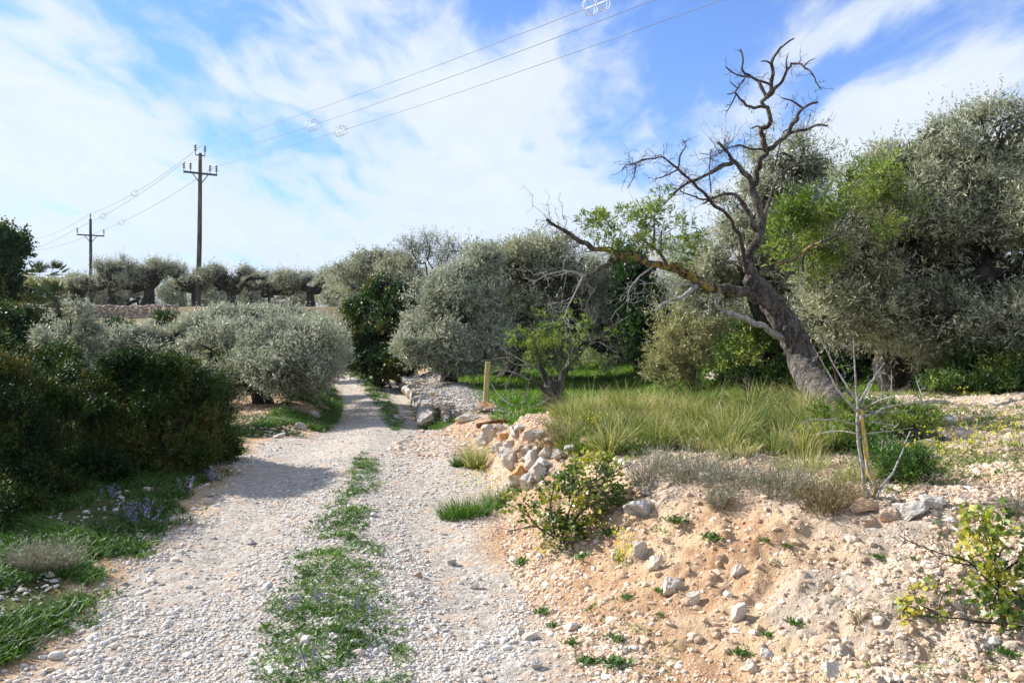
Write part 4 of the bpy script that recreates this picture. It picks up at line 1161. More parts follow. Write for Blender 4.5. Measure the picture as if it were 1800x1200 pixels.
tree_px('olive_tree', 'grey-green olive far back below the blue hill, right of the ivy', 1210, 24, (1210, 560, 24), .2,
    [(1190, 530, 24, 60, 40), (1260, 530, 24, 60, 50), (1180, 570, 23, 60, 45), (1290, 580, 22, 60, 60), (1240, 620, 21, 80, 45)], 'olive', 4200, 7, .3, .10, .03, gap=.38, freq=1.2, stemw=.01)
for px, py, d, w, h, lb in ((1420, 500, 19, 110, 100, 'olive further back seen between the leaning trunk and the largest olive'), (1650, 520, 19, 130, 130, 'olive further back behind the largest crown'), (1800, 590, 18, 120, 90, 'hazy olive further back at the right edge below the thick black limb')):
    tree_px('olive_tree', lb, px, d, (px, py + 50, d), .2, [(px - w * .4, py, d, w * .55, h * .7), (px + w * .4, py + 10, d, w * .55, h * .75), (px, py - h * .4, d, w * .5, h * .4), (px, py + h * .5, d - .5, w * .7, h * .45)],
            'olive', 4200, 7, .26, .095, .028, gap=.36, freq=1.3, stemw=.01)
shrub('ivy_mass', 'dark glossy ivy-covered bush in shadow between the widest centre olive and the pale wild olive', 'bush', D(1140, 20), [pxblob(1115, 500, 19.5, 32, 50), pxblob(1135, 570, 19.2, 35, 50), pxblob(1150, 620, 19, 40, 45), pxblob(1100, 460, 19.8, 24, 20)],
      'ivy', 2600, 8, .2, .09, .06, gap=.38, freq=1.6, stemr=.03)
shrub('carob_bush', 'dense dark evergreen bush on the right edge of the gravel track before it bends', 'bush', D(665, 24), [pxblob(680, 530, 24, 48, 40), pxblob(650, 570, 23.8, 48, 50), pxblob(700, 585, 23.4, 45, 50), pxblob(635, 620, 23.6, 42, 32), pxblob(690, 635, 22.6, 42, 30), pxblob(655, 635, 23, 50, 26)],
      'dark', 8200, 8, .2, .075, .045, gap=.40, freq=1.2, stemr=.03)
# mid-left olives
tree_px('olive_tree', 'low spreading olive with a short trunk on the stony patch left of the track bend', 462, 15.6, (440, 660, 15.6), .17,
    [(430, 630, 15.5, 75, 50), (510, 620, 15.4, 65, 55), (370, 620, 15.8, 65, 55), (480, 592, 15.7, 62, 32), (550, 635, 15.4, 45, 48, 1.1), (560, 600, 15.2, 34, 34, .8), (535, 594, 15.4, 38, 24), (498, 662, 14.3, 46, 28, .7), (545, 650, 14.6, 32, 30, .7), (462, 650, 14.6, 40, 30, .7), (520, 620, 14.8, 34, 26, .7), (558, 612, 17.4, 42, 46, 1.2), (545, 605, 19.2, 48, 44, 1.2), (470, 600, 17.5, 70, 40, 1.4), (420, 592, 16.0, 58, 28), (340, 660, 15.2, 45, 40), (500, 665, 15.0, 60, 28), (400, 680, 15.0, 60, 25)],
    'olive_silver', 15000, 8, .20, .068, .018, gap=.43, freq=1.8, sprays=90, up=.6)
tree_px('olive_tree', 'silvery olive thicket filling the hollow behind the reddish-topped shrub at left', 270, 20, (270, 620, 20), .15,
    [(230, 618, 20, 60, 34), (310, 606, 20.5, 60, 30), (375, 580, 21, 55, 28), (190, 622, 19, 40, 34), (280, 640, 19, 60, 35), (430, 572, 22, 52, 26)],
    'olive_silver', 8000, 8, .26, .085, .023, gap=.44, freq=1.4, sprays=20, up=.7, stemw=.009)
tree_px('olive_tree', 'low olive on the slope just under the terrace, right of the tall pole base', 520, 27, (520, 590, 27), .15,
    [(490, 572, 27, 52, 24), (550, 577, 26, 45, 26), (420, 580, 27.5, 45, 20)], 'olive_silver', 3800, 7, .30, .10, .026, gap=.42, freq=1.3, up=.7, stemw=.01)
tree_px('olive_tree', 'bright silver young olive standing up between the fan palm and the terrace wall', 125, 17, (125, 610, 17), .08,
    [(125, 570, 17, 30, 42), (105, 610, 16.8, 26, 40), (150, 600, 17.2, 30, 30), (120, 640, 16.6, 30, 30)], 'olive_silver', 2600, 8, .22, .08, .019, gap=.42, freq=2.2, up=.8, stemw=.008)
# dark shrubs at left, near
shrub('evergreen_shrub', 'nearest dark evergreen shrub mass on the left edge', 'shrub', G(60, 940),
      [pxblob(35, 712, 7.6, 95, 70), pxblob(-30, 760, 6.6, 90, 100), pxblob(55, 790, 7.2, 80, 80), pxblob(20, 870, 6.3, 70, 50), pxblob(-60, 665, 7.0, 90, 60), pxblob(95, 865, 6.8, 40, 34), pxblob(-40, 910, 5.6, 60, 44)],
      'lentisk', 13500, 8, .11, .026, .012, gap=.42, freq=2.4, stems=9, stemw=.004, up=.35, centre=True)
shrub('evergreen_shrub', 'broad dark evergreen shrub with reddish-brown tips overhanging the left side of the track', 'shrub', G(300, 862),
      [pxblob(230, 700, 8.6, 95, 75), pxblob(300, 690, 8.8, 75, 65), pxblob(190, 790, 8.0, 85, 80), pxblob(290, 780, 8.3, 85, 75), pxblob(350, 770, 9.0, 60, 60), pxblob(250, 850, 7.8, 80, 30), pxblob(160, 850, 7.3, 60, 50), pxblob(140, 760, 7.6, 60, 60), pxblob(120, 700, 8.0, 60, 50), pxblob(385, 800, 9.3, 38, 40), pxblob(310, 650, 9.1, 45, 28), pxblob(330, 700, 9.2, 50, 50)],
      'lentisk', 19000, 8, .13, .032, .015, gap=.42, freq=2.0, stems=9, stemw=.004, up=.35, centre=True, seed=3)
shrub('evergreen_shrub', 'dark shrub behind the nearest one, at the left edge under the silver olive', 'shrub', D(60, 11), [pxblob(60, 655, 10.8, 80, 40), pxblob(-10, 640, 10.6, 80, 45), pxblob(110, 680, 10.5, 50, 40)],
      'lentisk', 4200, 8, .13, .036, .018, gap=.38, freq=2.4, stems=8)
shrub('evergreen_shrub', 'brownish twiggy shrub at the right end of the dark shrubs, by the spreading olive', 'shrub', D(370, 12.5), [pxblob(375, 710, 12.2, 42, 40), pxblob(345, 720, 12.0, 40, 40), pxblob(385, 660, 12.6, 28, 40)],
      'lentisk', 2600, 8, .14, .034, .014, gap=.42, freq=2.4, stems=8, seed=9, centre=True)
shrub('dark_bush', 'black-green bush at the left edge below the dark tree', 'bush', D(40, 24), [pxblob(20, 575, 24, 48, 35), pxblob(65, 580, 23.5, 35, 38), pxblob(-30, 590, 23, 50, 45)], 'dark', 3000, 8, .22, .08, .05, gap=.36, freq=1.3)
shrub('dark_bush', 'small dark bush on the slope below the stone terrace wall', 'bush', D(205, 33), [pxblob(205, 576, 33, 20, 12), pxblob(225, 580, 32.5, 14, 9)], 'dark', 420, 7, .24, .10, .06, gap=.3, freq=1.)
shrub('dark_bush', 'small dark bush right of the terrace wall end, under the tall pole', 'bush', D(288, 33), [pxblob(288, 565, 33, 14, 12)], 'dark', 260, 7, .24, .10, .06, gap=.3, freq=1.)
# far terrace
tree_px('broadleaf_tree', 'tall dark broad-leaved tree at the left edge on the skyline', 5, 40, (5, 500, 40), .3,
    [(10, 430, 40, 32, 26), (-20, 460, 40, 50, 50), (25, 470, 40, 26, 28), (5, 500, 39.5, 35, 30), (38, 445, 40, 10, 10), (-40, 500, 39, 60, 60)], 'dark', 2400, 8, .5, .20, .11, gap=.40, freq=.9, stemw=.03)
shrub('olive_bush', 'light green rounded bush right of the dark tree at the left edge', 'bush', D(62, 43), [pxblob(55, 515, 43, 36, 16), pxblob(85, 512, 43, 26, 12)], 'olive_yellow', 1500, 7, .4, .16, .05, gap=.3, freq=.8)
far = [ # trunk px, depth, skyline py, half width px, trunk r, label
    (195, 54, 452, 48, .42, 'first olive of the far terrace row, with a forked black trunk near the far pole'),
    (262, 54, 456, 52, .62, 'olive with the thickest black trunk, on the far terrace above the stone wall'),
    (345, 57, 476, 40, .36, 'olive on the far terrace directly behind the tall pole'),
    (408, 52, 468, 52, .42, 'olive with a Y-shaped dark trunk just right of the tall pole'),
    (478, 58, 480, 46, .36, 'olive in the middle of the far row above the small round stone heap'),
    (546, 54, 470, 50, .40, 'rightmost olive of the far terrace row, with a crooked dark trunk'),
    (135, 60, 482, 36, .34, 'greyish twiggy olive left of the far terrace row, under the far pole'),
]
for fi, (px, d, top, hw, r0, lb) in enumerate(far):
    b = D(px, d); bp = 560 - (b[2] - EYE) / d * F
    hh = bp - top; rs = np.random.default_rng(fi + 5); bl = []
    for _ in range(13):
        a = rs.uniform(-1, 1); bl.append((px + a * hw * 1.3, top + hh * (rs.uniform(.10, .40) + .2 * a * a), d + rs.uniform(-1, 1), hw * rs.uniform(.3, .5), hh * rs.uniform(.08, .16)))
    tree_px('olive_tree', lb, px, d, (px + rs.uniform(-5, 5), bp - hh * .42), r0 * .72, bl,
            'olive_silver', 2100, 7, .42, .13, .034, group='olive trees along the far terrace', gap=.52, freq=1.5, sub=7, up=.8, sprays=14, stemw=.02, stemfrac=.6, rough=.5)
bgl = [(160, 70, 'between the first olive and the grey one'), (228, 70, 'between the first and the thickest trunk'), (305, 72, 'right of the thickest trunk'), (375, 68, 'just right of the tall pole'), (440, 72, 'left of the round stone heap'), (512, 70, 'behind the crooked rightmost trunk'), (585, 62, 'at the right end of the far row'), (90, 75, 'left of the far pole, low beneath the palms'), (620, 50, 'beside the rounded skyline olive')]
proto = None
for px, d, lb in bgl:
    b = D(px, d); bp = 560 - (b[2] - EYE) / d * F
    lbl = 'low olive further back on the terrace, ' + lb
    hw, hh = 1.9, 2.2
    if proto is None:
        c = b
        bl = [(c[0] - 1., c[1], c[2] + 1.3, 1.2, 1.2, .8), (c[0] + 1., c[1] + .2, c[2] + 1.3, 1.3, 1.2, .8), (c[0], c[1], c[2] + 1.9, 1.4, 1.2, .7), (c[0] - 1.6, c[1], c[2] + .8, .9, .9, .6), (c[0] + 1.7, c[1], c[2] + .7, .9, .9, .6)]
        proto = make_tree('olive_tree', lbl, 'tree', b, b + (0, 0, .7), .25, bl, 'olive_silver', 2000, 7, .42, .16, .045, group='low olives further back on the terrace', gap=.36, freq=.9, stemw=.02)
    else:
        copy_tree(proto, b, RNG.uniform(0, 6.28), lbl, RNG.uniform(.9, 1.25))
# belt of trees closing the horizon
def belt():
    mb = MB(); n = 16000
    x = RNG.uniform(-120, 60, n); y = 98 + RNG.uniform(-6, 6, n)
    top = 2.6 + 2.6 * fbm(np.stack([x * .16, y * .05], -1), 4, 51)
    z = H(x, y) + top * RNG.random(n) ** 1.25
    p = np.stack([x, y, z], -1); cl = np.clip(fbm(p * .7, 3, 52) * 1.8 - .4, 0, 1)
    leafy(mb, p, nrm(RNG.normal(0, .5, (n, 3)) + (0, 0, .7)), cl, 6, .6, .30, .10)
    tag(mb.build('far_wood', M['olive']), 'far belt of olive scrub along the horizon behind the terrace', 'wood', kind='stuff')
belt()
# palms
def palm(bpx, py, d, n, ln, label, trunk=0.):
    b = D(bpx, d); c = P(bpx, py, d)
    root = empty('palm', b, label, 'palm')
    mb = MB(); tube(mb, [b - (0, 0, .1), c - (0, 0, .05)], [.18, .12], 8, 2, .2); child(mb, 'trunk', M['twig'], root)
    lb = MB()
    for _ in range(n):
        u = nrm(RNG.normal(size=3) + np.array((0, 0, .55)))
        e = c + u * ln * .55
        tube(lb, [c, e], [.02, .01], 3, 1, 0, .3)
        s = nrm(np.cross(u, (0, 0, 1.)))
        for a in np.linspace(-1.2, 1.2, 13):
            dd = nrm(u * math.cos(a) + s * math.sin(a))
            leaves(lb, e[None], dd[None], ln * .5, ln * .055, RNG.uniform(.1, 1), mat=0)
    child(lb, 'fronds', M['palm'], root)
palm(100, 532, 34, 26, 1.0, 'fan palm with stiff dark leaves in front of the light green bush at left')
palm(68, 492, 85, 18, 2.2, 'small palm head on the horizon left of the far pole, the left one of two')
palm(90, 490, 85, 18, 2.2, 'small palm head on the horizon left of the far pole, the right one of two')

# ------------------------------------------------------------------ walls
def wall(name, path, h0, h1, thick, size, label, mat, name_stone='stone', courses=None, fill=True, top=True):
    """dry stone wall along ground points; core plus individually shaped stones in the face"""
    path = np.asarray(path, float)
    seg = np.concatenate([[0], np.cumsum(np.linalg.norm(np.diff(path, axis=0), axis=1))]); Ltot = seg[-1]
    root = empty(name, path[0], label, 'stone wall')
    def at(s): return np.array([np.interp(s, seg, path[:, k]) for k in range(3)])
    def nrmal(s):
        a = at(max(s - .2, 0)); b = at(min(s + .2, Ltot)); t = nrm(b - a); return np.array((t[1], -t[0], 0.))
    mb = MB(); k = 0
    rs = np.random.default_rng(int(Ltot * 100))
    core = MB()
    n = max(4, int(Ltot / .4))
    for i in range(n):
        s0 = Ltot * (i + .5) / n; p = at(s0); h = h0 + (h1 - h0) * s0 / Ltot; nn = nrmal(s0)
        rock(core, p - nn * (thick * .5 + .04) + (0, 0, h * .36) + (0, .2, 0), (thick * .7, Ltot / n * 1.3, h * .8), 300 + i, ICO2, 5)
    child(core, 'core', M[mat], root)
    s = 0
    while s < Ltot:
        h = h0 + (h1 - h0) * s / Ltot; z = -.05; w = size * rs.uniform(.8, 1.4)
        while z < h:
            sh = size * rs.uniform(.5, .95); p = at(min(s + rs.uniform(-.3, .3) * size, Ltot)); nn = nrmal(s)
            rock(mb, p + nn * rs.uniform(-.03, .03) + (0, 0, z + sh * .5), (w * rs.uniform(.9, 1.25), size * 1.0, sh * 1.12), k, ICO2, 8, rs.uniform(0, 1)); k += 1
            z += sh * .9
        if top:
            for q in range(max(1, int(thick / size))):
                p = at(s); nn = nrmal(s)
                rock(mb, p - nn * (q + .6) * size * .9 + (rs.uniform(-.05, .05), 0, h + rs.uniform(-.03, .05)), (size * rs.uniform(.7, 1.3), size * rs.uniform(.7, 1.1), size * rs.uniform(.4, .8)), k, ICO2, 8, rs.uniform(0, 1)); k += 1
        s += w * .88
    o = child(mb, 'stones', M[mat], root)
    return root
wall('dry_stone_wall', [D(px, d) for px, d in ((150, 43.6), (190, 43.6), (230, 43.7), (270, 43.8), (312, 44))], .72, .55, .5, .21, 'long low dry stone terrace wall below the far olive row at left', 'rock_far')
wall('dry_stone_wall', [P(480, 541, 50) * (1, 1, 0) + (0, 0, float(H(P(480, 541, 50)[0], 50))), P(508, 541, 50) * (1, 1, 0) + (0, 0, float(H(P(508, 541, 50)[0], 50)))], .45, .45, .6, .26, 'small round heap of pale stones under the far olives', 'rock')
wall('dry_stone_wall', [np.array((x, y, float(H(x - .3, y)))) for x, y in ((-1.12, 13.4), (-1.35, 15.4), (-1.8, 18), (-2.4, 21), (-2.95, 23.5))], .44, .40, .55, .12, 'low crumbling stone wall with a rubble top running along the right side of the track beyond the junction', 'rock_grey', fill=True)
def lichen_wall():
    base = G(900, 830)
    root = empty('stone_wall', base, 'collapsed wall of grey and orange-lichened boulders at the bank start, under the rotten log', 'stone wall')
    # traced stones: px, py, width px, height px, material
    st = [(862, 762, 34, 28, 'rock_grey'), (850, 778, 26, 30, 'rock_grey'), (885, 770, 30, 26, 'rock_grey'), (905, 762, 30, 24, 'rock_grey'), (876, 790, 30, 26, 'rock_grey'), (930, 765, 34, 24, 'rock_grey'), (895, 785, 26, 22, 'rock_grey'),
          (895, 812, 36, 44, 'rock'), (920, 787, 40, 26, 'rock_orange'), (912, 835, 30, 30, 'rock_grey'), (935, 812, 34, 40, 'rock_grey'), (905, 845, 36, 36, 'rock_grey'), (945, 835, 34, 42, 'rock_grey'), (926, 845, 26, 40, 'rock'),
          (945, 790, 28, 22, 'rock_grey'), (962, 795, 30, 22, 'rock_grey'), (960, 815, 34, 26, 'rock_grey'), (975, 835, 30, 30, 'rock'), (985, 800, 34, 22, 'rock_grey'), (1005, 815, 30, 24, 'rock'), (1030, 777, 26, 20, 'rock_grey'), (948, 765, 26, 20, 'rock_grey'),
          (915, 752, 24, 14, 'rock_grey'), (880, 752, 24, 14, 'rock_grey'), (988, 825, 28, 24, 'rock'), (968, 775, 26, 18, 'rock'), (855, 752, 24, 14, 'rock_grey'), (1000, 790, 24, 16, 'rock')]
    rs = np.random.default_rng(4)
    for _ in range(26):
        a = rs.random(); st.append((850 + a * 150 + rs.normal(0, 8), 758 + a * 50 + rs.uniform(-8, 34), rs.uniform(12, 20), rs.uniform(9, 16), rs.choice(['rock', 'rock_grey', 'rock_grey'])))
    for k, (px, py, w, h, mt) in enumerate(st):
        g = G(px, py + h * .5); d = g[1]
        d = min(max(d, 6.6), 9.6)
        c = P(px, py, d); s = d / F
        c = c + np.array((0, w * s * .2, 0))
        mb = MB(); rock(mb, c, (w * s * 1.06, w * s * 1.0, h * s * 1.05), 40 + k, ICO3, 9, RNG.uniform(.3, 1)); child(mb, 'stone', M[mt], root)
lichen_wall()

# ------------------------------------------------------------------ loose stones one can point to
STONES = [ # px, py (foot), width px, height px, material, label
    (1126, 912, 56, 36, 'rock_grey', 'dark shadow-mottled boulder at the right foot of the round-leaved shrub'),
    (1522, 908, 48, 36, 'rock_orange', 'brown lichen-spotted stone directly under the lichen-yellow sapling'),
    (1533, 930, 34, 22, 'rock_orange', 'flat rust-orange stone in front of the brown lichen-spotted one'),
    (1572, 916, 44, 28, 'rock_orange', 'orange-brown stone between the sapling and the large pale boulder'),
    (1610, 914, 54, 36, 'rock_grey', 'large pale grey boulder right of the sapling foot'),
    (1645, 893, 42, 30, 'rock', 'rounded pale stone behind the large pale grey boulder'),
    (1416, 890, 28, 16, 'rock', 'white flat stone left of the brown shrub at the bank crest'),
    (1300, 1092, 36, 36, 'rock', 'upright whitish stone stuck in the orange bank, lower right of centre'),
    (1124, 980, 40, 30, 'rock', 'pinkish stone set in the bank right below the round-leaved shrub'),
    (1154, 1002, 28, 36, 'rock', 'upright cream stone next to the pinkish one in the bank'),
    (1186, 1044, 40, 30, 'rock', 'broad pale stone half buried under the yellow-flowered stem'),
    (1082, 985, 26, 32, 'rock', 'small upright white stone at the left of the pinkish bank stone'),
    (1300, 1018, 32, 26, 'rock', 'grey-cream stone on the crumbly step of the bank'),
    (1222, 1066, 26, 26, 'rock', 'cream block in the bank right of the broad pale stone'),
    (1322, 1186, 34, 34, 'rock', 'cream rounded stone at the bottom edge right of centre'),
    (1350, 1160, 28, 18, 'rock', 'white stone above the rounded one near the bottom edge'),
    (1465, 1196, 52, 30, 'rock', 'bright white rough stone at the bottom edge'),
    (1006, 1110, 30, 18, 'rock', 'flat white stone at the foot of the bank left of the rosette weeds'),
    (930, 1128, 32, 18, 'rock', 'white oval stone on the gravel edge near the bottom centre'),
    (912, 1118, 22, 18, 'rock', 'tan stone leaning on the white oval stone'),
    (832, 1036, 20, 14, 'rock', 'white stone alone in the right wheel track'),
    (790, 995, 22, 14, 'rock_grey', 'grey stone at the right edge of the wheel track'),
    (735, 1016, 18, 12, 'rock_orange', 'small rust stone in the right wheel track beside the weeds'),
    (942, 1178, 24, 18, 'rock_grey', 'dark-sided stone near the bottom edge at the gravel margin'),
    (256, 868, 20, 14, 'rock_orange', 'yellowish stone below the reddish-tipped shrub'),
    (363, 886, 22, 12, 'rock', 'pale stone on the left verge at the edge of the shade'),
    (438, 958, 26, 12, 'rock_grey', 'small grey stone in the left wheel track'),
    (300, 918, 22, 10, 'rock', 'buff flat stone on the left verge beside the blue-flowered weeds'),
    (84, 1018, 24, 12, 'rock', 'buff stone by the grey cushion shrub on the left verge'),
    (1650, 752, 66, 34, 'rock_grey', 'big grey weathered rock at the foot of the leaning trunk'),
    (1640, 790, 56, 24, 'rock', 'pale flat rock below the big grey weathered one'),
    (1378, 698, 44, 22, 'rock', 'pale rock lying behind the tall grass at the almond trunk'),
    (1345, 710, 36, 16, 'rock_grey', 'grey rock low behind the tall grass, left of the pale rock'),
    (1262, 668, 40, 20, 'rock', 'pale block on the bank behind the tall grass'),
    (852, 726, 44, 26, 'rock_orange', 'rough reddish boulder at the foot of the yellow post'),
    (822, 742, 44, 18, 'rock', 'flat cream boulder left of the post, at the wall end'),
    (1060, 830, 26, 16, 'rock', 'small pale block just behind the round-leaved shrub'),
    (1240, 852, 26, 24, 'rock', 'pale pointed stone left of the grey-white cushion plant'),
    (1210, 832, 30, 16, 'rock', 'white stone in front of the grey cushion shrubs'),
    (1560, 1118, 26, 14, 'rock', 'white flat stone on the lower bank, middle right'),
    (1398, 862, 30, 18, 'rock', 'rounded pale stone among dry twigs at the bank crest'),
    (530, 756, 26, 16, 'rock_grey', 'grey rock in the green verge left of the shaded track'),
    (548, 735, 26, 16, 'rock', 'pale rock at the upper end of the green verge'),
    (490, 770, 26, 12, 'rock', 'pale rock at the lower left of the green verge'),
]
for k, (px, py, w, h, mt, lb) in enumerate(STONES):
    g = G(px, py); s = g[1] / F
    c = g + np.array((0, w * s * .3, h * s * .30))
    mb = MB(); rock(mb, c, (w * s * 1.05, w * s * .85, h * s * 1.15), 90 + k, ICO3, 9, RNG.uniform(.2, .9))
    o = mb.build('stone', M[mt], None, False, loc=g); tag(o, lb, 'stone', 'loose stones')

# ------------------------------------------------------------------ gravel
def gravel():
    mb = MB()
    def put(n, y0, y1, pw, zone, size, base, flat=.6, jit=.22, sink=.25):
        u = RNG.random(n)
        y = (y0 ** (1 - pw) + u * (y1 ** (1 - pw) - y0 ** (1 - pw))) ** (1 / (1 - pw))
        x = RNG.uniform(-.74, .74, n) * (y + .25)
        keep = zone(x, y); x, y = x[keep], y[keep]
        s = size(x, y, len(x))
        z = H(x, y)
        tint = np.clip(RNG.beta(2.2, 2.0, len(x)), 0, 1)
        pebbles(mb, np.stack([x, y, z + s * flat * .5 - s * sink * .8], -1), s, tint, base, flat, jit, mat=1 if zone is onbank else 0)
        return len(x)
    def ontrack(x, y):
        tx = x - track_x(y); p = np.stack([x, y], -1)
        lw = ip(y, LW)
        e = (fbm(p * 2, 3, 12) - .5) * .7
        bare = fbm(p * np.array((1.5, .7)), 4, 14)
        rut = np.exp(-((tx - .85) / .35) ** 2)
        return (tx > -lw - .2 + e) & (x < foot_x(y) + .15 + e) & (RNG.random(len(x)) < np.clip(1.25 - sst(.5, .62, bare + rut * .10) * 1.1, .12, 1))
    def onbank(x, y):
        p = np.stack([x, y], -1)
        dens = .16 + .75 * sst(.44, .64, fbm(p * 1.3, 4, 15)) * (1 - .75 * sst(1.2, 2.2, x) * (1 - sst(3.6, 4.3, y))) + .6 * sst(.75, 1.0, (x - foot_x(y)) / (crest_x(y) - foot_x(y))) + .5 * (1 - sst(0, .5, x - foot_x(y)))
        return (x > foot_x(y) - .05) & (y < 12) & ((y < 11) | (x > 2)) & (RNG.random(len(x)) < dens)
    def verge(x, y):
        tx = x - track_x(y); p = np.stack([x, y], -1)
        return (tx < -1.1) & (tx > -2.6 + .8 * (fbm(p, 2, 3) - .5)) & (RNG.random(len(x)) < .75)
    sz = lambda x, y, n: np.clip(RNG.lognormal(math.log(.0145), .45, n), .007, .05) * np.clip(.8 + y * .03, .85, 1.6)
    szbank = lambda x, y, n: np.clip(RNG.lognormal(math.log(.017), .55, n), .006, .07) * np.clip(.8 + y * .03, .85, 1.6)
    szv = lambda x, y, n: np.clip(RNG.lognormal(math.log(.024), .45, n), .01, .08) * np.clip(.8 + y * .03, .85, 1.6)
    a = put(185000, 3.0, 26, 1.35, ontrack, sz, ICO0)
    b = put(230000, 2.6, 12, 1.3, onbank, szbank, ICO0, .7, .34, .42)
    c = put(16000, 3.0, 12, 1.5, verge, szv, ICO0)
    # larger lumps
    big = lambda x, y, n: np.clip(RNG.lognormal(math.log(.048), .35, n), .03, .12)
    put(1500, 3.0, 14, 1.3, ontrack, lambda x, y, n: np.clip(RNG.lognormal(math.log(.035), .3, n), .025, .07), ICO1, .65, .12, .3)
    put(3000, 2.8, 12, 1.3, onbank, big, ICO1, .7, .2, .5)
    put(700, 3.0, 12, 1.3, verge, lambda x, y, n: np.clip(RNG.lognormal(math.log(.045), .3, n), .03, .09), ICO1, .65, .12, .3)
    # rubble along wall top and left stony patch
    n = 5200
    y = RNG.uniform(13.3, 23, n); x = np.interp(y, [13.3, 18, 23.5], [-1.1, -1.75, -2.95]) + RNG.uniform(.1, 1.0, n)
    s = RNG.uniform(.025, .07, n); pebbles(mb, np.stack([x, y, H(x, y) + .03 + .14 * (1 - np.clip((x - np.interp(y, [13.3, 18, 23.5], [-1.1, -1.75, -2.95])) / .9, 0, 1))], -1), s, RNG.random(n) * .35 + (RNG.random(n) < .15) * .5, ICO0, .7, .3)
    n = 9000
    y = RNG.uniform(11.5, 28, n); x = track_x(y) - RNG.uniform(1.0, 4.6, n)
    s = RNG.uniform(.02, .07, n); pebbles(mb, np.stack([x, y, H(x, y)], -1), s, RNG.random(n), ICO0, .6, .3, mat=1)
    n = 3500; x = RNG.uniform(-1.6, .6, n); y = RNG.uniform(9.6, 13.6, n); s = RNG.lognormal(math.log(.03), .5, n)
    pebbles(mb, np.stack([x, y, H(x, y)], -1), s, RNG.random(n), ICO0, .6, .3, mat=1)
    o = mb.build('gravel', [M['pebble'], M['pebble_tan']]); tag(o, 'pale grey and tan gravel and pebbles strewn over track and bank', 'gravel', kind='stuff')
gravel()
# ------------------------------------------------------------------ grass, weeds, flowers
def scatter_px(n, poly_fn):
    pass
def pts_world(n, x0, x1, y0, y1, keep=None):
    x = RNG.uniform(x0, x1, n); y = RNG.uniform(y0, y1, n)
    if keep is not None:
        k = keep(x, y); x, y = x[k], y[k]
    return np.stack([x, y, H(x, y)], -1)
def ground_cover(name, label, cat, build):
    mb = MB(); mats = build(mb); o = mb.build(name, mats); tag(o, label, cat, kind='stuff')
def up_dirs(n, lean=.35):
    return nrm(np.stack([RNG.normal(0, lean, n), RNG.normal(0, lean, n), np.ones(n)], -1))
# low leafy weeds in the middle strip and verges
def rosettes(mb, P_, rad, k, tintb, lw=.3, lift=.35, mat=0):
    n = len(P_)
    a = RNG.uniform(0, 6.28, (n, k)); e = RNG.uniform(.05, 1., (n, k)) * lift * 2
    d = nrm(np.stack([np.cos(a), np.sin(a), e], -1))
    off = RNG.normal(0, 1, (n, k, 3)) * np.array((1, 1, .12)) * rad[:, None, None] * .45
    off[..., 2] = np.abs(off[..., 2])
    B = P_[:, None] + off + (0, 0, .004)
    ln = rad[:, None] * RNG.uniform(.35, .9, (n, k))
    t = np.clip(tintb[:, None] + RNG.normal(0, .2, (n, k)), 0, 1)
    leaves(mb, B.reshape(-1, 3), d.reshape(-1, 3), ln.ravel(), (ln * lw).ravel(), t.ravel(), up=np.broadcast_to(np.array((0, 0, 1.)), (n * k, 3)) + RNG.normal(0, .35, (n * k, 3)), mat=mat)
# green lawn behind
def lawn(mb):
    p = pts_world(80000, -3.2, 8, 11.2, 27, lambda x, y: (x > crest_x(y) + .1 + .5 * (fbm(np.stack([x, y], -1), 2, 2) - .5)) & (RNG.random(len(x)) < np.clip(14 / y, 0, 1)))
    n = len(p); c = fbm(p[:, :2] * .9, 3, 61)
    blades(mb, p, up_dirs(n, .4), RNG.uniform(.07, .17, n) * (.6 + c), .011 + .0006 * p[:, 1], .5, np.clip(c * 1.2 - .1 + RNG.normal(0, .15, n), 0, 1), 2)
    return [M['lawn']]
ground_cover('lawn_grass', 'short bright green grass growing under and before the centre olives', 'grass', lawn)
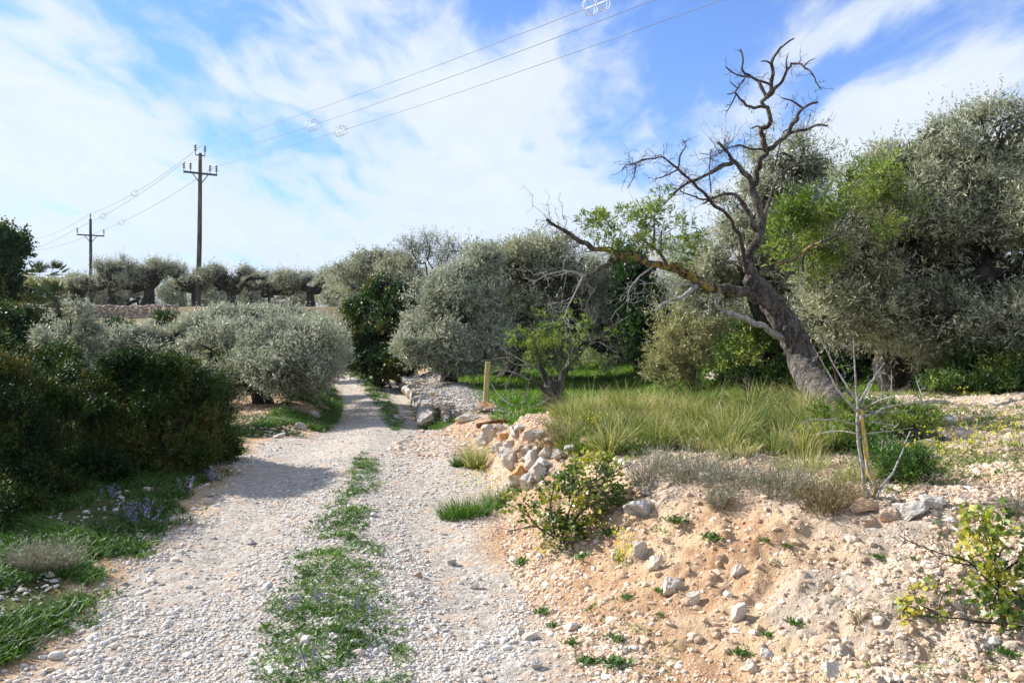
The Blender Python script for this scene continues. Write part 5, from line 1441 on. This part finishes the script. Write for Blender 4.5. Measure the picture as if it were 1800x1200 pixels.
# tall tussock grass
def tall(mb):
    def clump(cx, cy, n, r, h, bias, spread=.33):
        a = RNG.uniform(0, 6.28, n); rr = r * np.sqrt(RNG.random(n))
        x, y = cx + np.cos(a) * rr, cy + np.sin(a) * rr
        d = nrm(np.stack([np.cos(a) * rr / r * spread + RNG.normal(0, .16, n), np.sin(a) * rr / r * spread + RNG.normal(0, .16, n), np.ones(n)], -1))
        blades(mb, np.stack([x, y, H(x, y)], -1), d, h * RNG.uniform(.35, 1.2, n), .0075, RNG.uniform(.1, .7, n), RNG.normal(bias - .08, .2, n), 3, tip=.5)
    # px, foot py, count, height px, tint
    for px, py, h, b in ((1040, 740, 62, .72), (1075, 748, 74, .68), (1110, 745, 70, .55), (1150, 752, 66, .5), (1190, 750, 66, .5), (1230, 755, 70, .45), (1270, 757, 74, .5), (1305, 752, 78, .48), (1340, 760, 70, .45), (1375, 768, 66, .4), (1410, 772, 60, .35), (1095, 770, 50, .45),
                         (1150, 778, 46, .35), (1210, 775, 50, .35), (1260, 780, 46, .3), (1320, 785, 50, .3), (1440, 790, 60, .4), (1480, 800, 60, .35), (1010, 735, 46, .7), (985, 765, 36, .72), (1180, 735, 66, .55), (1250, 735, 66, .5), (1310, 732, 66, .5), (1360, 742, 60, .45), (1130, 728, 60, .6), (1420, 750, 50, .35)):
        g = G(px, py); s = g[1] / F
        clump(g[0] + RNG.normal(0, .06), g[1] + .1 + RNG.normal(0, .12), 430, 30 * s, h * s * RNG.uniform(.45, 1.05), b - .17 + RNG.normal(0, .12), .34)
    for k in range(150):
        px = RNG.uniform(990, 1470); py = RNG.uniform(718, 802); g = G(px, py); s = g[1] / F
        clump(g[0], g[1], 110, RNG.uniform(8, 26) * s, RNG.uniform(14, 74) * s, RNG.uniform(.0, .7), .5)
    # fallen and crossing stems, broad weeds between the tussocks
    n = 2600; px = RNG.uniform(990, 1480, n)
    y = RNG.uniform(7.4, 11, n); x = (px - 900) / F * y; b = np.stack([x, y, H(x, y)], -1)
    blades(mb, b, nrm(RNG.normal(0, 1, (n, 3)) * (1, 1, .2) + (0, 0, .9)), RNG.uniform(.15, .55, n), .005, RNG.uniform(.3, 1.2, n), RNG.uniform(.3, .9, n), 3, tip=.3)
    rosettes(mb, b[::2], RNG.uniform(.04, .11, len(b[::2])), 12, RNG.uniform(0, .3, len(b[::2])), .3, 1.2)
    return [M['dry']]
ground_cover('tall_grass', 'knee-high yellow-green tussock grass along the front of the terrace', 'grass', tall)

def median(mb):
    # strip between the wheel tracks, traced: (y, centre offset, half width, density)
    def keep(x, y):
        tx = x - track_x(y) - ip(y, [(0, .0), (3.6, -.02), (5.0, -.03), (6.5, .02), (8, .12), (10, .1), (12, .35), (20, .12), (30, .1)])
        hw = ip(y, [(0, .30), (3.6, .27), (4.6, .25), (5.2, .23), (6.0, .19), (7, .14), (8.2, .12), (9.6, .09), (10.2, .0), (12.5, .0), (14, .14), (20, .20), (28, .26), (32, .25)])
        g = fbm(np.stack([x, y], -1) * 3.0, 3, 71)
        return (np.abs(tx) < hw * (1.55 - .9 * RNG.random(len(x)))) & (g > .37) & (RNG.random(len(x)) < .85)
    y = 3.2 * (10 ** (RNG.random(15000) * 1.0)); x = track_x(y) + RNG.uniform(-.75, .9, len(y))
    k = keep(x, y); p = np.stack([x[k], y[k], H(x[k], y[k])], -1)
    c = fbm(p[:, :2] * 4, 3, 72)
    sc = np.clip(.75 + p[:, 1] * .05, .9, 2)
    rosettes(mb, p, RNG.uniform(.02, .06, len(p)) * sc, 14, np.clip(c * 1.3 - .2, 0, 1), .28, .4)
    # upright bits
    i = RNG.choice(len(p), len(p) // 2); q = np.repeat(p[i], 5, 0) + RNG.normal(0, .02, (len(i) * 5, 3)) * (1, 1, 0)
    blades(mb, q, up_dirs(len(q), .4), RNG.uniform(.02, .09, len(q)), .004, .5, RNG.uniform(0, 1, len(q)), 2)
    # a few bluish flower spikes
    for px, py in ((640, 1085), (515, 1080), (555, 1070), (545, 1180), (660, 1175)):
        g = G(px + RNG.uniform(-8, 8), py)
        for _ in range(4):
            b = g + RNG.normal(0, .03, 3) * (1, 1, 0); d = up_dirs(1, .2)
            blades(mb, b[None], d, .11, .004, 0, .6, 2)
            m = 22; q = b + d * RNG.uniform(.03, .11, (m, 1)) + RNG.normal(0, .006, (m, 3)); leaves(mb, q, nrm(RNG.normal(size=(m, 3))), .011, .008, RNG.random(m), mat=1)
    return [M['weed'], M['petal_blue']]
ground_cover('median_weeds', 'strip of low green weeds with small purple flowers between the two wheel tracks', 'weeds', median)
def leftverge(mb):
    def keep(x, y):
        tx = x - track_x(y); g = fbm(np.stack([x, y], -1) * 1.8, 3, 75)
        lim = -ip(y, LW) - .2
        return (tx < lim + RNG.normal(0, .12, len(x))) & (g > .42 + .09 * (tx > lim - .6)) & (tx > lim - 3.2)
    y = 3.0 * (4.0 ** RNG.random(26000)); x = track_x(y) - RNG.uniform(1.2, 5, len(y))
    k = keep(x, y); p = np.stack([x[k], y[k], H(x[k], y[k])], -1)
    c = fbm(p[:, :2] * 3, 3, 72)
    rosettes(mb, p, RNG.uniform(.03, .09, len(p)), 13, np.clip(c * 1.3 - .42, 0, 1), .25, .7)
    q = np.repeat(p[::2], 5, 0); q = q + RNG.normal(0, .05, q.shape) * (1, 1, 0)
    blades(mb, q, up_dirs(len(q), .5), RNG.uniform(.06, .2, len(q)), .005, .7, np.clip(RNG.normal(.45, .25, len(q)), 0, 1), 3)
    # verge strip by the shaded part of the track
    y = RNG.uniform(11.8, 24, 4600); e = RNG.random(len(y)) ** 1.2
    x = track_x(y) - ip(y, LW) - .02 - e * 1.0; kk = fbm(np.stack([x, y], -1) * 1.5, 3, 88) > .48; x, y = x[kk], y[kk]; p = np.stack([x, y, H(x, y)], -1)
    rosettes(mb, p, RNG.uniform(.05, .12, len(p)), 9, RNG.uniform(0, .8, len(p)), .25, .9)
    q = np.repeat(p, 4, 0) + RNG.normal(0, .05, (len(p) * 4, 3)) * (1, 1, 0)
    blades(mb, q, up_dirs(len(q), .5), RNG.uniform(.08, .24, len(q)), .009, .7, np.clip(RNG.normal(.55, .25, len(q)), 0, 1), 2)
    # right verge of the far track
    y = RNG.uniform(13, 30, 5000); x = foot_x(y) + .12 + RNG.uniform(-.25, .45, len(y)) * .6; p = np.stack([x, y, H(x, y)], -1)
    blades(mb, p, up_dirs(len(p), .5), RNG.uniform(.08, .26, len(p)), .012, .7, np.clip(RNG.normal(.6, .25, len(p)), 0, 1), 2)
    rosettes(mb, p[::3], RNG.uniform(.05, .12, len(p[::3])), 9, RNG.uniform(0, .8, len(p[::3])), .25, .9)
    for px, py in ((192, 893), (220, 930), (255, 935), (380, 860), (330, 880), (265, 920)):
        g = G(px, py)
        for _ in range(5):
            b = g + RNG.normal(0, .04, 3) * (1, 1, 0); d = up_dirs(1, .25)
            blades(mb, b[None], d, .2, .005, 0, .6, 2)
            m = 26; q = b + d * RNG.uniform(.10, .21, (m, 1)) + RNG.normal(0, .007, (m, 3)); leaves(mb, q, nrm(RNG.normal(size=(m, 3))), .013, .01, RNG.random(m), mat=1)
    return [M['weed'], M['petal_blue']]
ground_cover('verge_weeds', 'green weeds and grass fringing the edges of the track', 'weeds', leftverge)
def terrace(mb):
    """sparse dry growth over the stony terrace on the right"""
    p = pts_world(8000, .6, 9, 4.2, 12, lambda x, y: (x > crest_x(y) - .1) & (fbm(np.stack([x, y], -1) * 1.6, 3, 81) > .50))
    rosettes(mb, p, RNG.uniform(.03, .08, len(p)), 10, RNG.uniform(0, 1, len(p)), .22, .8, 0)
    q = np.repeat(p, 6, 0) + RNG.normal(0, .05, (len(p) * 6, 3)) * (1, 1, 0)
    blades(mb, q, up_dirs(len(q), .5), RNG.uniform(.03, .14, len(q)), .0045, .5, RNG.random(len(q)), 2, mat=1)
    p = pts_world(2600, .3, 5, 3.0, 6.5, lambda x, y: (x > foot_x(y) + .1) & (x < crest_x(y)) & (fbm(np.stack([x, y], -1) * 2.2, 3, 82) > .52))
    rosettes(mb, p, RNG.uniform(.018, .05, len(p)), 9, RNG.uniform(0, 1, len(p)), .25, .6, 0)
    # dry twiggy litter on bank and crest
    p = pts_world(900, .2, 6, 3.0, 8.5, lambda x, y: (x > foot_x(y) + .2) & (fbm(np.stack([x, y], -1) * 1.7, 3, 91) > .50))
    q = np.repeat(p, 13, 0); q = q + RNG.normal(0, .03, q.shape) * (1, 1, 0)
    blades(mb, q, up_dirs(len(q), .7), RNG.uniform(.03, .13, len(q)), .003, .4, RNG.random(len(q)) * .8, 2, mat=3)
    # yellow flowers
    for px, py, n, w in ((1430, 790, 26, 18), (1612, 826, 60, 28), (1660, 806, 40, 60), (1740, 800, 70, 60), (1780, 780, 30, 30), (1050, 765, 40, 16), (1100, 995, 18, 10), (830, 855, 26, 22), (1090, 990, 20, 14), (1690, 720, 16, 16), (870, 860, 14, 20)):
        g = G(px, py); s = g[1] / F
        for _ in range(n):
            b = g + np.array((RNG.normal(0, w * s * .5), RNG.normal(0, w * s * .5), 0)); b[2] = float(H(b[0], b[1])); h = RNG.uniform(.05, .22)
            d = up_dirs(1, .25); blades(mb, b[None], d, h, .003, 0, .7, 1)
            m = 6; q = b + d * h + RNG.normal(0, .006, (m, 3)); leaves(mb, q, nrm(RNG.normal(size=(m, 3)) + (0, 0, .8)), .010, .009, RNG.random(m), mat=2)
    return [M['weed'], M['dry'], M['petal'], M['brown_shrub']]
ground_cover('terrace_weeds', 'thin dry grass, small weeds and yellow flowers on the stony terrace and bank', 'weeds', terrace)

# individual weeds on the bank
def weed(px, py, r, label, k=34, tb=.4):
    g = G(px, py + 4); s = g[1] / F
    mb = MB(); n = 7
    rosettes(mb, g[None] + np.stack([np.clip(RNG.normal(0, r * s * .2, n), -r * s * .32, r * s * .32), np.clip(RNG.normal(0, r * s * .2, n), -r * s * .32, r * s * .32), np.full(n, .005)], -1), np.full(n, r * s * .8), k // 2, np.full(n, tb), .3, .55)
    o = mb.build('weed', M['weed'], None, loc=g); tag(o, label, 'weed', 'weed tufts on the bank')
for a in ((1085, 1165, 30, 'largest serrated green weed at the bottom edge, right of the gravel'), (1085, 1122, 18, 'pointed-leaved green weed just above the largest bottom one'), (1035, 1160, 22, 'dark green weed low on the bank left of the largest one'),
          (1005, 1130, 18, 'leafy weed above the gravel at the foot of the bank'), (972, 1100, 15, 'light green weed left along the bank foot'), (948, 1075, 16, 'dark weed at the top of the row along the bank foot'),
          (918, 988, 20, 'green weed tuft below the left stems of the round-leaved shrub'), (1022, 978, 20, 'upright green weed directly below the round-leaved shrub'), (1100, 1050, 14, 'small green weed below the yellow-flowered stem'),
          (1250, 945, 24, 'wide flat weed right of the mottled boulder'), (1190, 915, 24, 'weed spreading behind the mottled boulder, on its right'), (1345, 950, 12, 'small dark weed on the sandy bank crest'), (1385, 960, 12, 'small light weed on the sandy bank crest, beside the dark one'),
          (1395, 1095, 18, 'weed with upright tips in the orange soil at lower right'), (1350, 1120, 14, 'low weed just left of the upright-tipped one'), (1300, 1150, 20, 'pale weed near the bottom edge between cream stones'), (1160, 1040, 16, 'root-clinging weed hanging on the crumbly step'),
          (1542, 982, 14, 'feathery weed on the pebbly slope below the sapling'), (1608, 985, 12, 'second small weed on the pebbly slope, right of the feathery one'), (1768, 1150, 24, 'broad-leaved weed in the bottom right corner'), (1160, 1080, 9, 'tiny weed in the middle of the bare bank'), (1070, 940, 26, 'dark leafy weed right under the round-leaved shrub'),
          (1640, 1085, 16, 'weed at the foot of the glossy-leaved shrub in the right corner')):
    weed(*a)
# grassy tufts by the track right edge
def tuft(px, py, r, h, label, mat='weed', n=520, tb=.4, name='grass_tuft', cat='grass tuft', wd=.005, lean=.5, leafk=0):
    g = G(px, py); s = g[1] / F
    mb = MB(); a = RNG.uniform(0, 6.28, n); rr = r * s * np.sqrt(RNG.random(n))
    x, y = g[0] + np.cos(a) * rr, g[1] + np.sin(a) * rr * .8
    d = nrm(np.stack([np.cos(a) * rr / (r * s) * lean + RNG.normal(0, .25, n), np.sin(a) * rr / (r * s) * lean + RNG.normal(0, .25, n), np.ones(n)], -1))
    b = np.stack([x, y, H(x, y)], -1); L_ = h * s * RNG.uniform(.4, 1.1, n)
    t = np.clip(RNG.normal(tb, .25, n), 0, 1)
    blades(mb, b, d, L_, wd, RNG.uniform(0, .5, n), t, 2, tip=.3)
    if leafk:
        for j in range(leafk):
            u = RNG.uniform(.3, 1, n)[:, None]
            leaves(mb, b + d * L_[:, None] * u, nrm(d + RNG.normal(0, .7, (n, 3))), .022, .007, np.clip(t + .1, 0, 1))
    o = mb.build(name, M[mat], None, loc=g); tag(o, label, cat)
tuft(835, 822, 16, 62, 'dry brown and green grass tuft left of the lichened stone wall', 'dry', 420, .45)
tuft(818, 908, 44, 46, 'wide low green grass tuft between the right wheel track and the bank', 'weed', 900, .35)
tuft(875, 890, 24, 42, 'green tuft at the lower left of the round-leaved shrub', 'weed', 420, .4)
tuft(806, 820, 12, 34, 'small dark green tuft at the track edge left of the dry brown one', 'weed', 240, .2)
for px, py, r, h, m_, n, lb in ((1145, 832, 34, 62, 'grey_shrub', 420, 'greyish twiggy cushion shrub nearest the round-leaved shrub'), (1215, 838, 36, 66, 'grey_shrub', 420, 'grey twiggy cushion shrub second from the left on the bank crest'),
                            (1290, 850, 44, 70, 'grey_shrub', 480, 'wide grey-green cushion shrub in the middle of the crest row'), (1370, 860, 44, 66, 'grey_shrub', 480, 'grey-green cushion shrub left of the brown one'),
                            (1455, 892, 44, 74, 'brown_shrub', 600, 'brown dried cushion shrub at the left of the sapling foot'), (1265, 884, 16, 40, 'grey_shrub', 300, 'small pale grey-white cushion plant alone on the stony ground'),
                            (975, 778, 30, 48, 'brown_shrub', 560, 'brownish twiggy tuft on top of the lichened stones'), (1410, 830, 40, 56, 'dry', 500, 'yellowish grass tuft behind the grey cushion shrubs'), (1785, 900, 24, 40, 'grey_shrub', 320, 'small grey-green cushion plant at the right edge'),
                            (1500, 850, 26, 50, 'dry', 400, 'pale green grass tuft just left of the sapling stems'), (78, 1000, 40, 58, 'grey_shrub', 1100, 'silver-grey cushion shrub on the left verge')):
    tuft(px, py, r, h, lb, m_, n, .5, 'cushion_shrub' if 'shrub' in m_ else 'grass_tuft', 'shrub' if 'shrub' in m_ else 'grass tuft', .0035, .8, 1 if 'shrub' in m_ else 0)
tuft(1510, 1095, 10, 22, 'small reddish twiggy plant beside the glossy shrub lower branch', 'brown_shrub', 120, .3, 'dry_plant', 'plant', .003, .9)
# green bush with yellow flowers behind sapling
def px_shrub(name, label, base, blobs, leaf, n, k, sl, ll, lw, **kw):
    return shrub(name, label, 'shrub', G(*base), [pxblob(*b) for b in blobs], leaf, n, k, sl, ll, lw, **kw)
d_ = G(1590, 850)[1]
px_shrub('green_shrub', 'rounded feathery green shrub behind the sapling, dotted with yellow flowers', (1590, 852), [(1585, 818, d_, 50, 26), (1545, 800, d_ + .3, 36, 24), (1618, 830, d_, 28, 20)], 'weed', 950, 9, .08, .024, .006, gap=.42, freq=5, stems=10, stemr=.005, stemw=.002)
d_ = G(1560, 770)[1]
px_shrub('green_shrub', 'fresh narrow-leaved shoots growing around the fallen base of the leaning trunk', (1560, 775), [(1560, 735, d_, 70, 28), (1480, 730, d_, 40, 26), (1500, 765, d_ - .5, 50, 26), (1620, 745, d_, 40, 22)], 'bright', 620, 8, .09, .045, .011, gap=.40, freq=4, stems=8, stemr=.006, stemw=.003)
# round-leaved shrub in the centre of the bank
def smilax(name, label, base, blobs, n, stems_px, lf=.032, seedr=0):
    b = G(*base); root = empty(name, b, label, 'shrub')
    mb = MB()
    for pts, r in stems_px:
        w, rr = branch(mb, pts, b[1], b[1] + .05, r, r * .4, 6, .2); twigs(mb, w, rr, 9, .13, int(pts[-1][0]), .2, r * .35, 3)
    child(mb, 'stems', M['twig'], root)
    bl = [pxblob(*q) for q in blobs]
    p, d, cl = shoots(bl, n, .38, 6, .3, .7, True)
    cb = MB()
    # roundish leaves: six-sided
    k = 5; N_ = len(p)
    t = (np.arange(k) + .5) / k
    B = (p[:, None] + d[:, None] * (t[None] * .085)[..., None]).reshape(-1, 3)
    ld = nrm(np.repeat(d, k, 0) * .4 + RNG.normal(0, .8, (N_ * k, 3)))
    nn = nrm(RNG.normal(0, .6, (N_ * k, 3)) + np.array((-.3, -.2, .9)))
    s = nrm(np.cross(ld, nn)); ld2 = nrm(np.cross(nn, s)); L_ = (lf * RNG.uniform(.5, 1.15, N_ * k))[:, None]
    v = np.stack([B, B + ld2 * L_ * .3 + s * L_ * .42, B + ld2 * L_ * .75 + s * L_ * .34, B + ld2 * L_ * 1.02, B + ld2 * L_ * .75 - s * L_ * .34, B + ld2 * L_ * .3 - s * L_ * .42], 1)
    v = v.reshape(-1, 3); i = np.arange(N_ * k)[:, None] * 6
    tt = np.repeat(np.clip(np.repeat(cl, k) + RNG.normal(.05, .25, N_ * k), 0, 1), 6)
    cb.add(v, np.concatenate([np.concatenate([i, i + 1, i + 2, i + 3], 1), np.concatenate([i, i + 3, i + 4, i + 5], 1)]), tt)
    shoot_stems(cb, p, d, .08, .003, .8, .5, 1)
    child(cb, 'foliage', [M['smilax'], M['twig']], root)
d_ = G(1010, 960)[1]
smilax('round_leaved_shrub', 'sprawling round-leaved yellow-green shrub with dark crooked stems on the bank below the lichened stones', (1000, 965),
       [(1040, 835, d_ + .35, 62, 34), (1070, 870, d_ + .25, 40, 30), (1000, 870, d_ + .2, 50, 34), (960, 905, d_ + .1, 50, 28), (1030, 905, d_ + .1, 50, 30), (1000, 940, d_, 48, 24), (910, 885, d_ + .1, 34, 16), (1090, 890, d_ + .2, 26, 20)], 560,
       [([(985, 955), (1000, 900), (1020, 860), (1060, 830)], .010), ([(990, 955), (1015, 905), (1050, 880), (1095, 860)], .009), ([(975, 940), (968, 890), (975, 850)], .008), ([(975, 945), (940, 925), (890, 935)], .006), ([(1000, 930), (1030, 890), (1040, 850), (1110, 815)], .007), ([(960, 940), (920, 900), (880, 880)], .005)])
d_ = G(1760, 1110)[1]
smilax('glossy_shrub', 'glossy green-leaved prickly shrub with grey stems in the lower right corner', (1760, 1110),
       [(1730, 935, d_, 34, 26), (1700, 925, d_, 26, 14), (1745, 985, d_, 44, 30), (1790, 970, d_, 36, 30), (1790, 1050, d_, 34, 50), (1745, 1050, d_, 30, 30), (1800, 920, d_, 26, 30), (1720, 1000, d_, 26, 20)], 200,
       [([(1765, 1105), (1757, 1040), (1750, 985), (1735, 930)], .012), ([(1757, 1040), (1700, 985), (1620, 960), (1580, 940)], .005), ([(1755, 1000), (1690, 990), (1660, 985)], .005), ([(1757, 1010), (1790, 985), (1830, 960)], .006), ([(1765, 1095), (1720, 1092), (1660, 1085), (1620, 1065)], .005), ([(1768, 1060), (1800, 1090), (1840, 1120)], .006)], .030)
d_ = G(1600, 1085)[1]
smilax('glossy_sprig', 'low sprig of large green leaves lying on the soil left of the glossy shrub', (1600, 1088), [(1590, 1078, d_, 22, 10), (1615, 1080, d_, 18, 9), (1660, 1050, d_, 26, 14), (1605, 1030, d_, 10, 8)], 22, [([(1640, 1075), (1615, 1065), (1590, 1080)], .003), ([(1650, 1080), (1655, 1050), (1670, 1035)], .003)], .032)

# ------------------------------------------------------------------ air
def haze():
    x0, x1, y0, y1, z0, z1 = -8500, 8500, -60, 6300, -12, 440
    V = [(x0, y0, z0), (x1, y0, z0), (x1, y1, z0), (x0, y1, z0), (x0, y0, z1), (x1, y0, z1), (x1, y1, z1), (x0, y1, z1)]
    mb = MB(); mb.add(V, [(3, 2, 1, 0), (4, 5, 6, 7), (0, 1, 5, 4), (1, 2, 6, 5), (2, 3, 7, 6), (3, 0, 4, 7)])
    m, N, L, out = new_mat('haze_air')
    v = N.new('ShaderNodeVolumePrincipled'); v.inputs['Color'].default_value = (.72, .84, 1.0, 1); v.inputs['Density'].default_value = .00013; v.inputs['Anisotropy'].default_value = 0.
    L.new(v.outputs[0], out.inputs['Volume'])
    o = mb.build('haze', m); tag(o, 'thin bluish air lying over the whole valley', 'haze', kind='stuff')
haze()
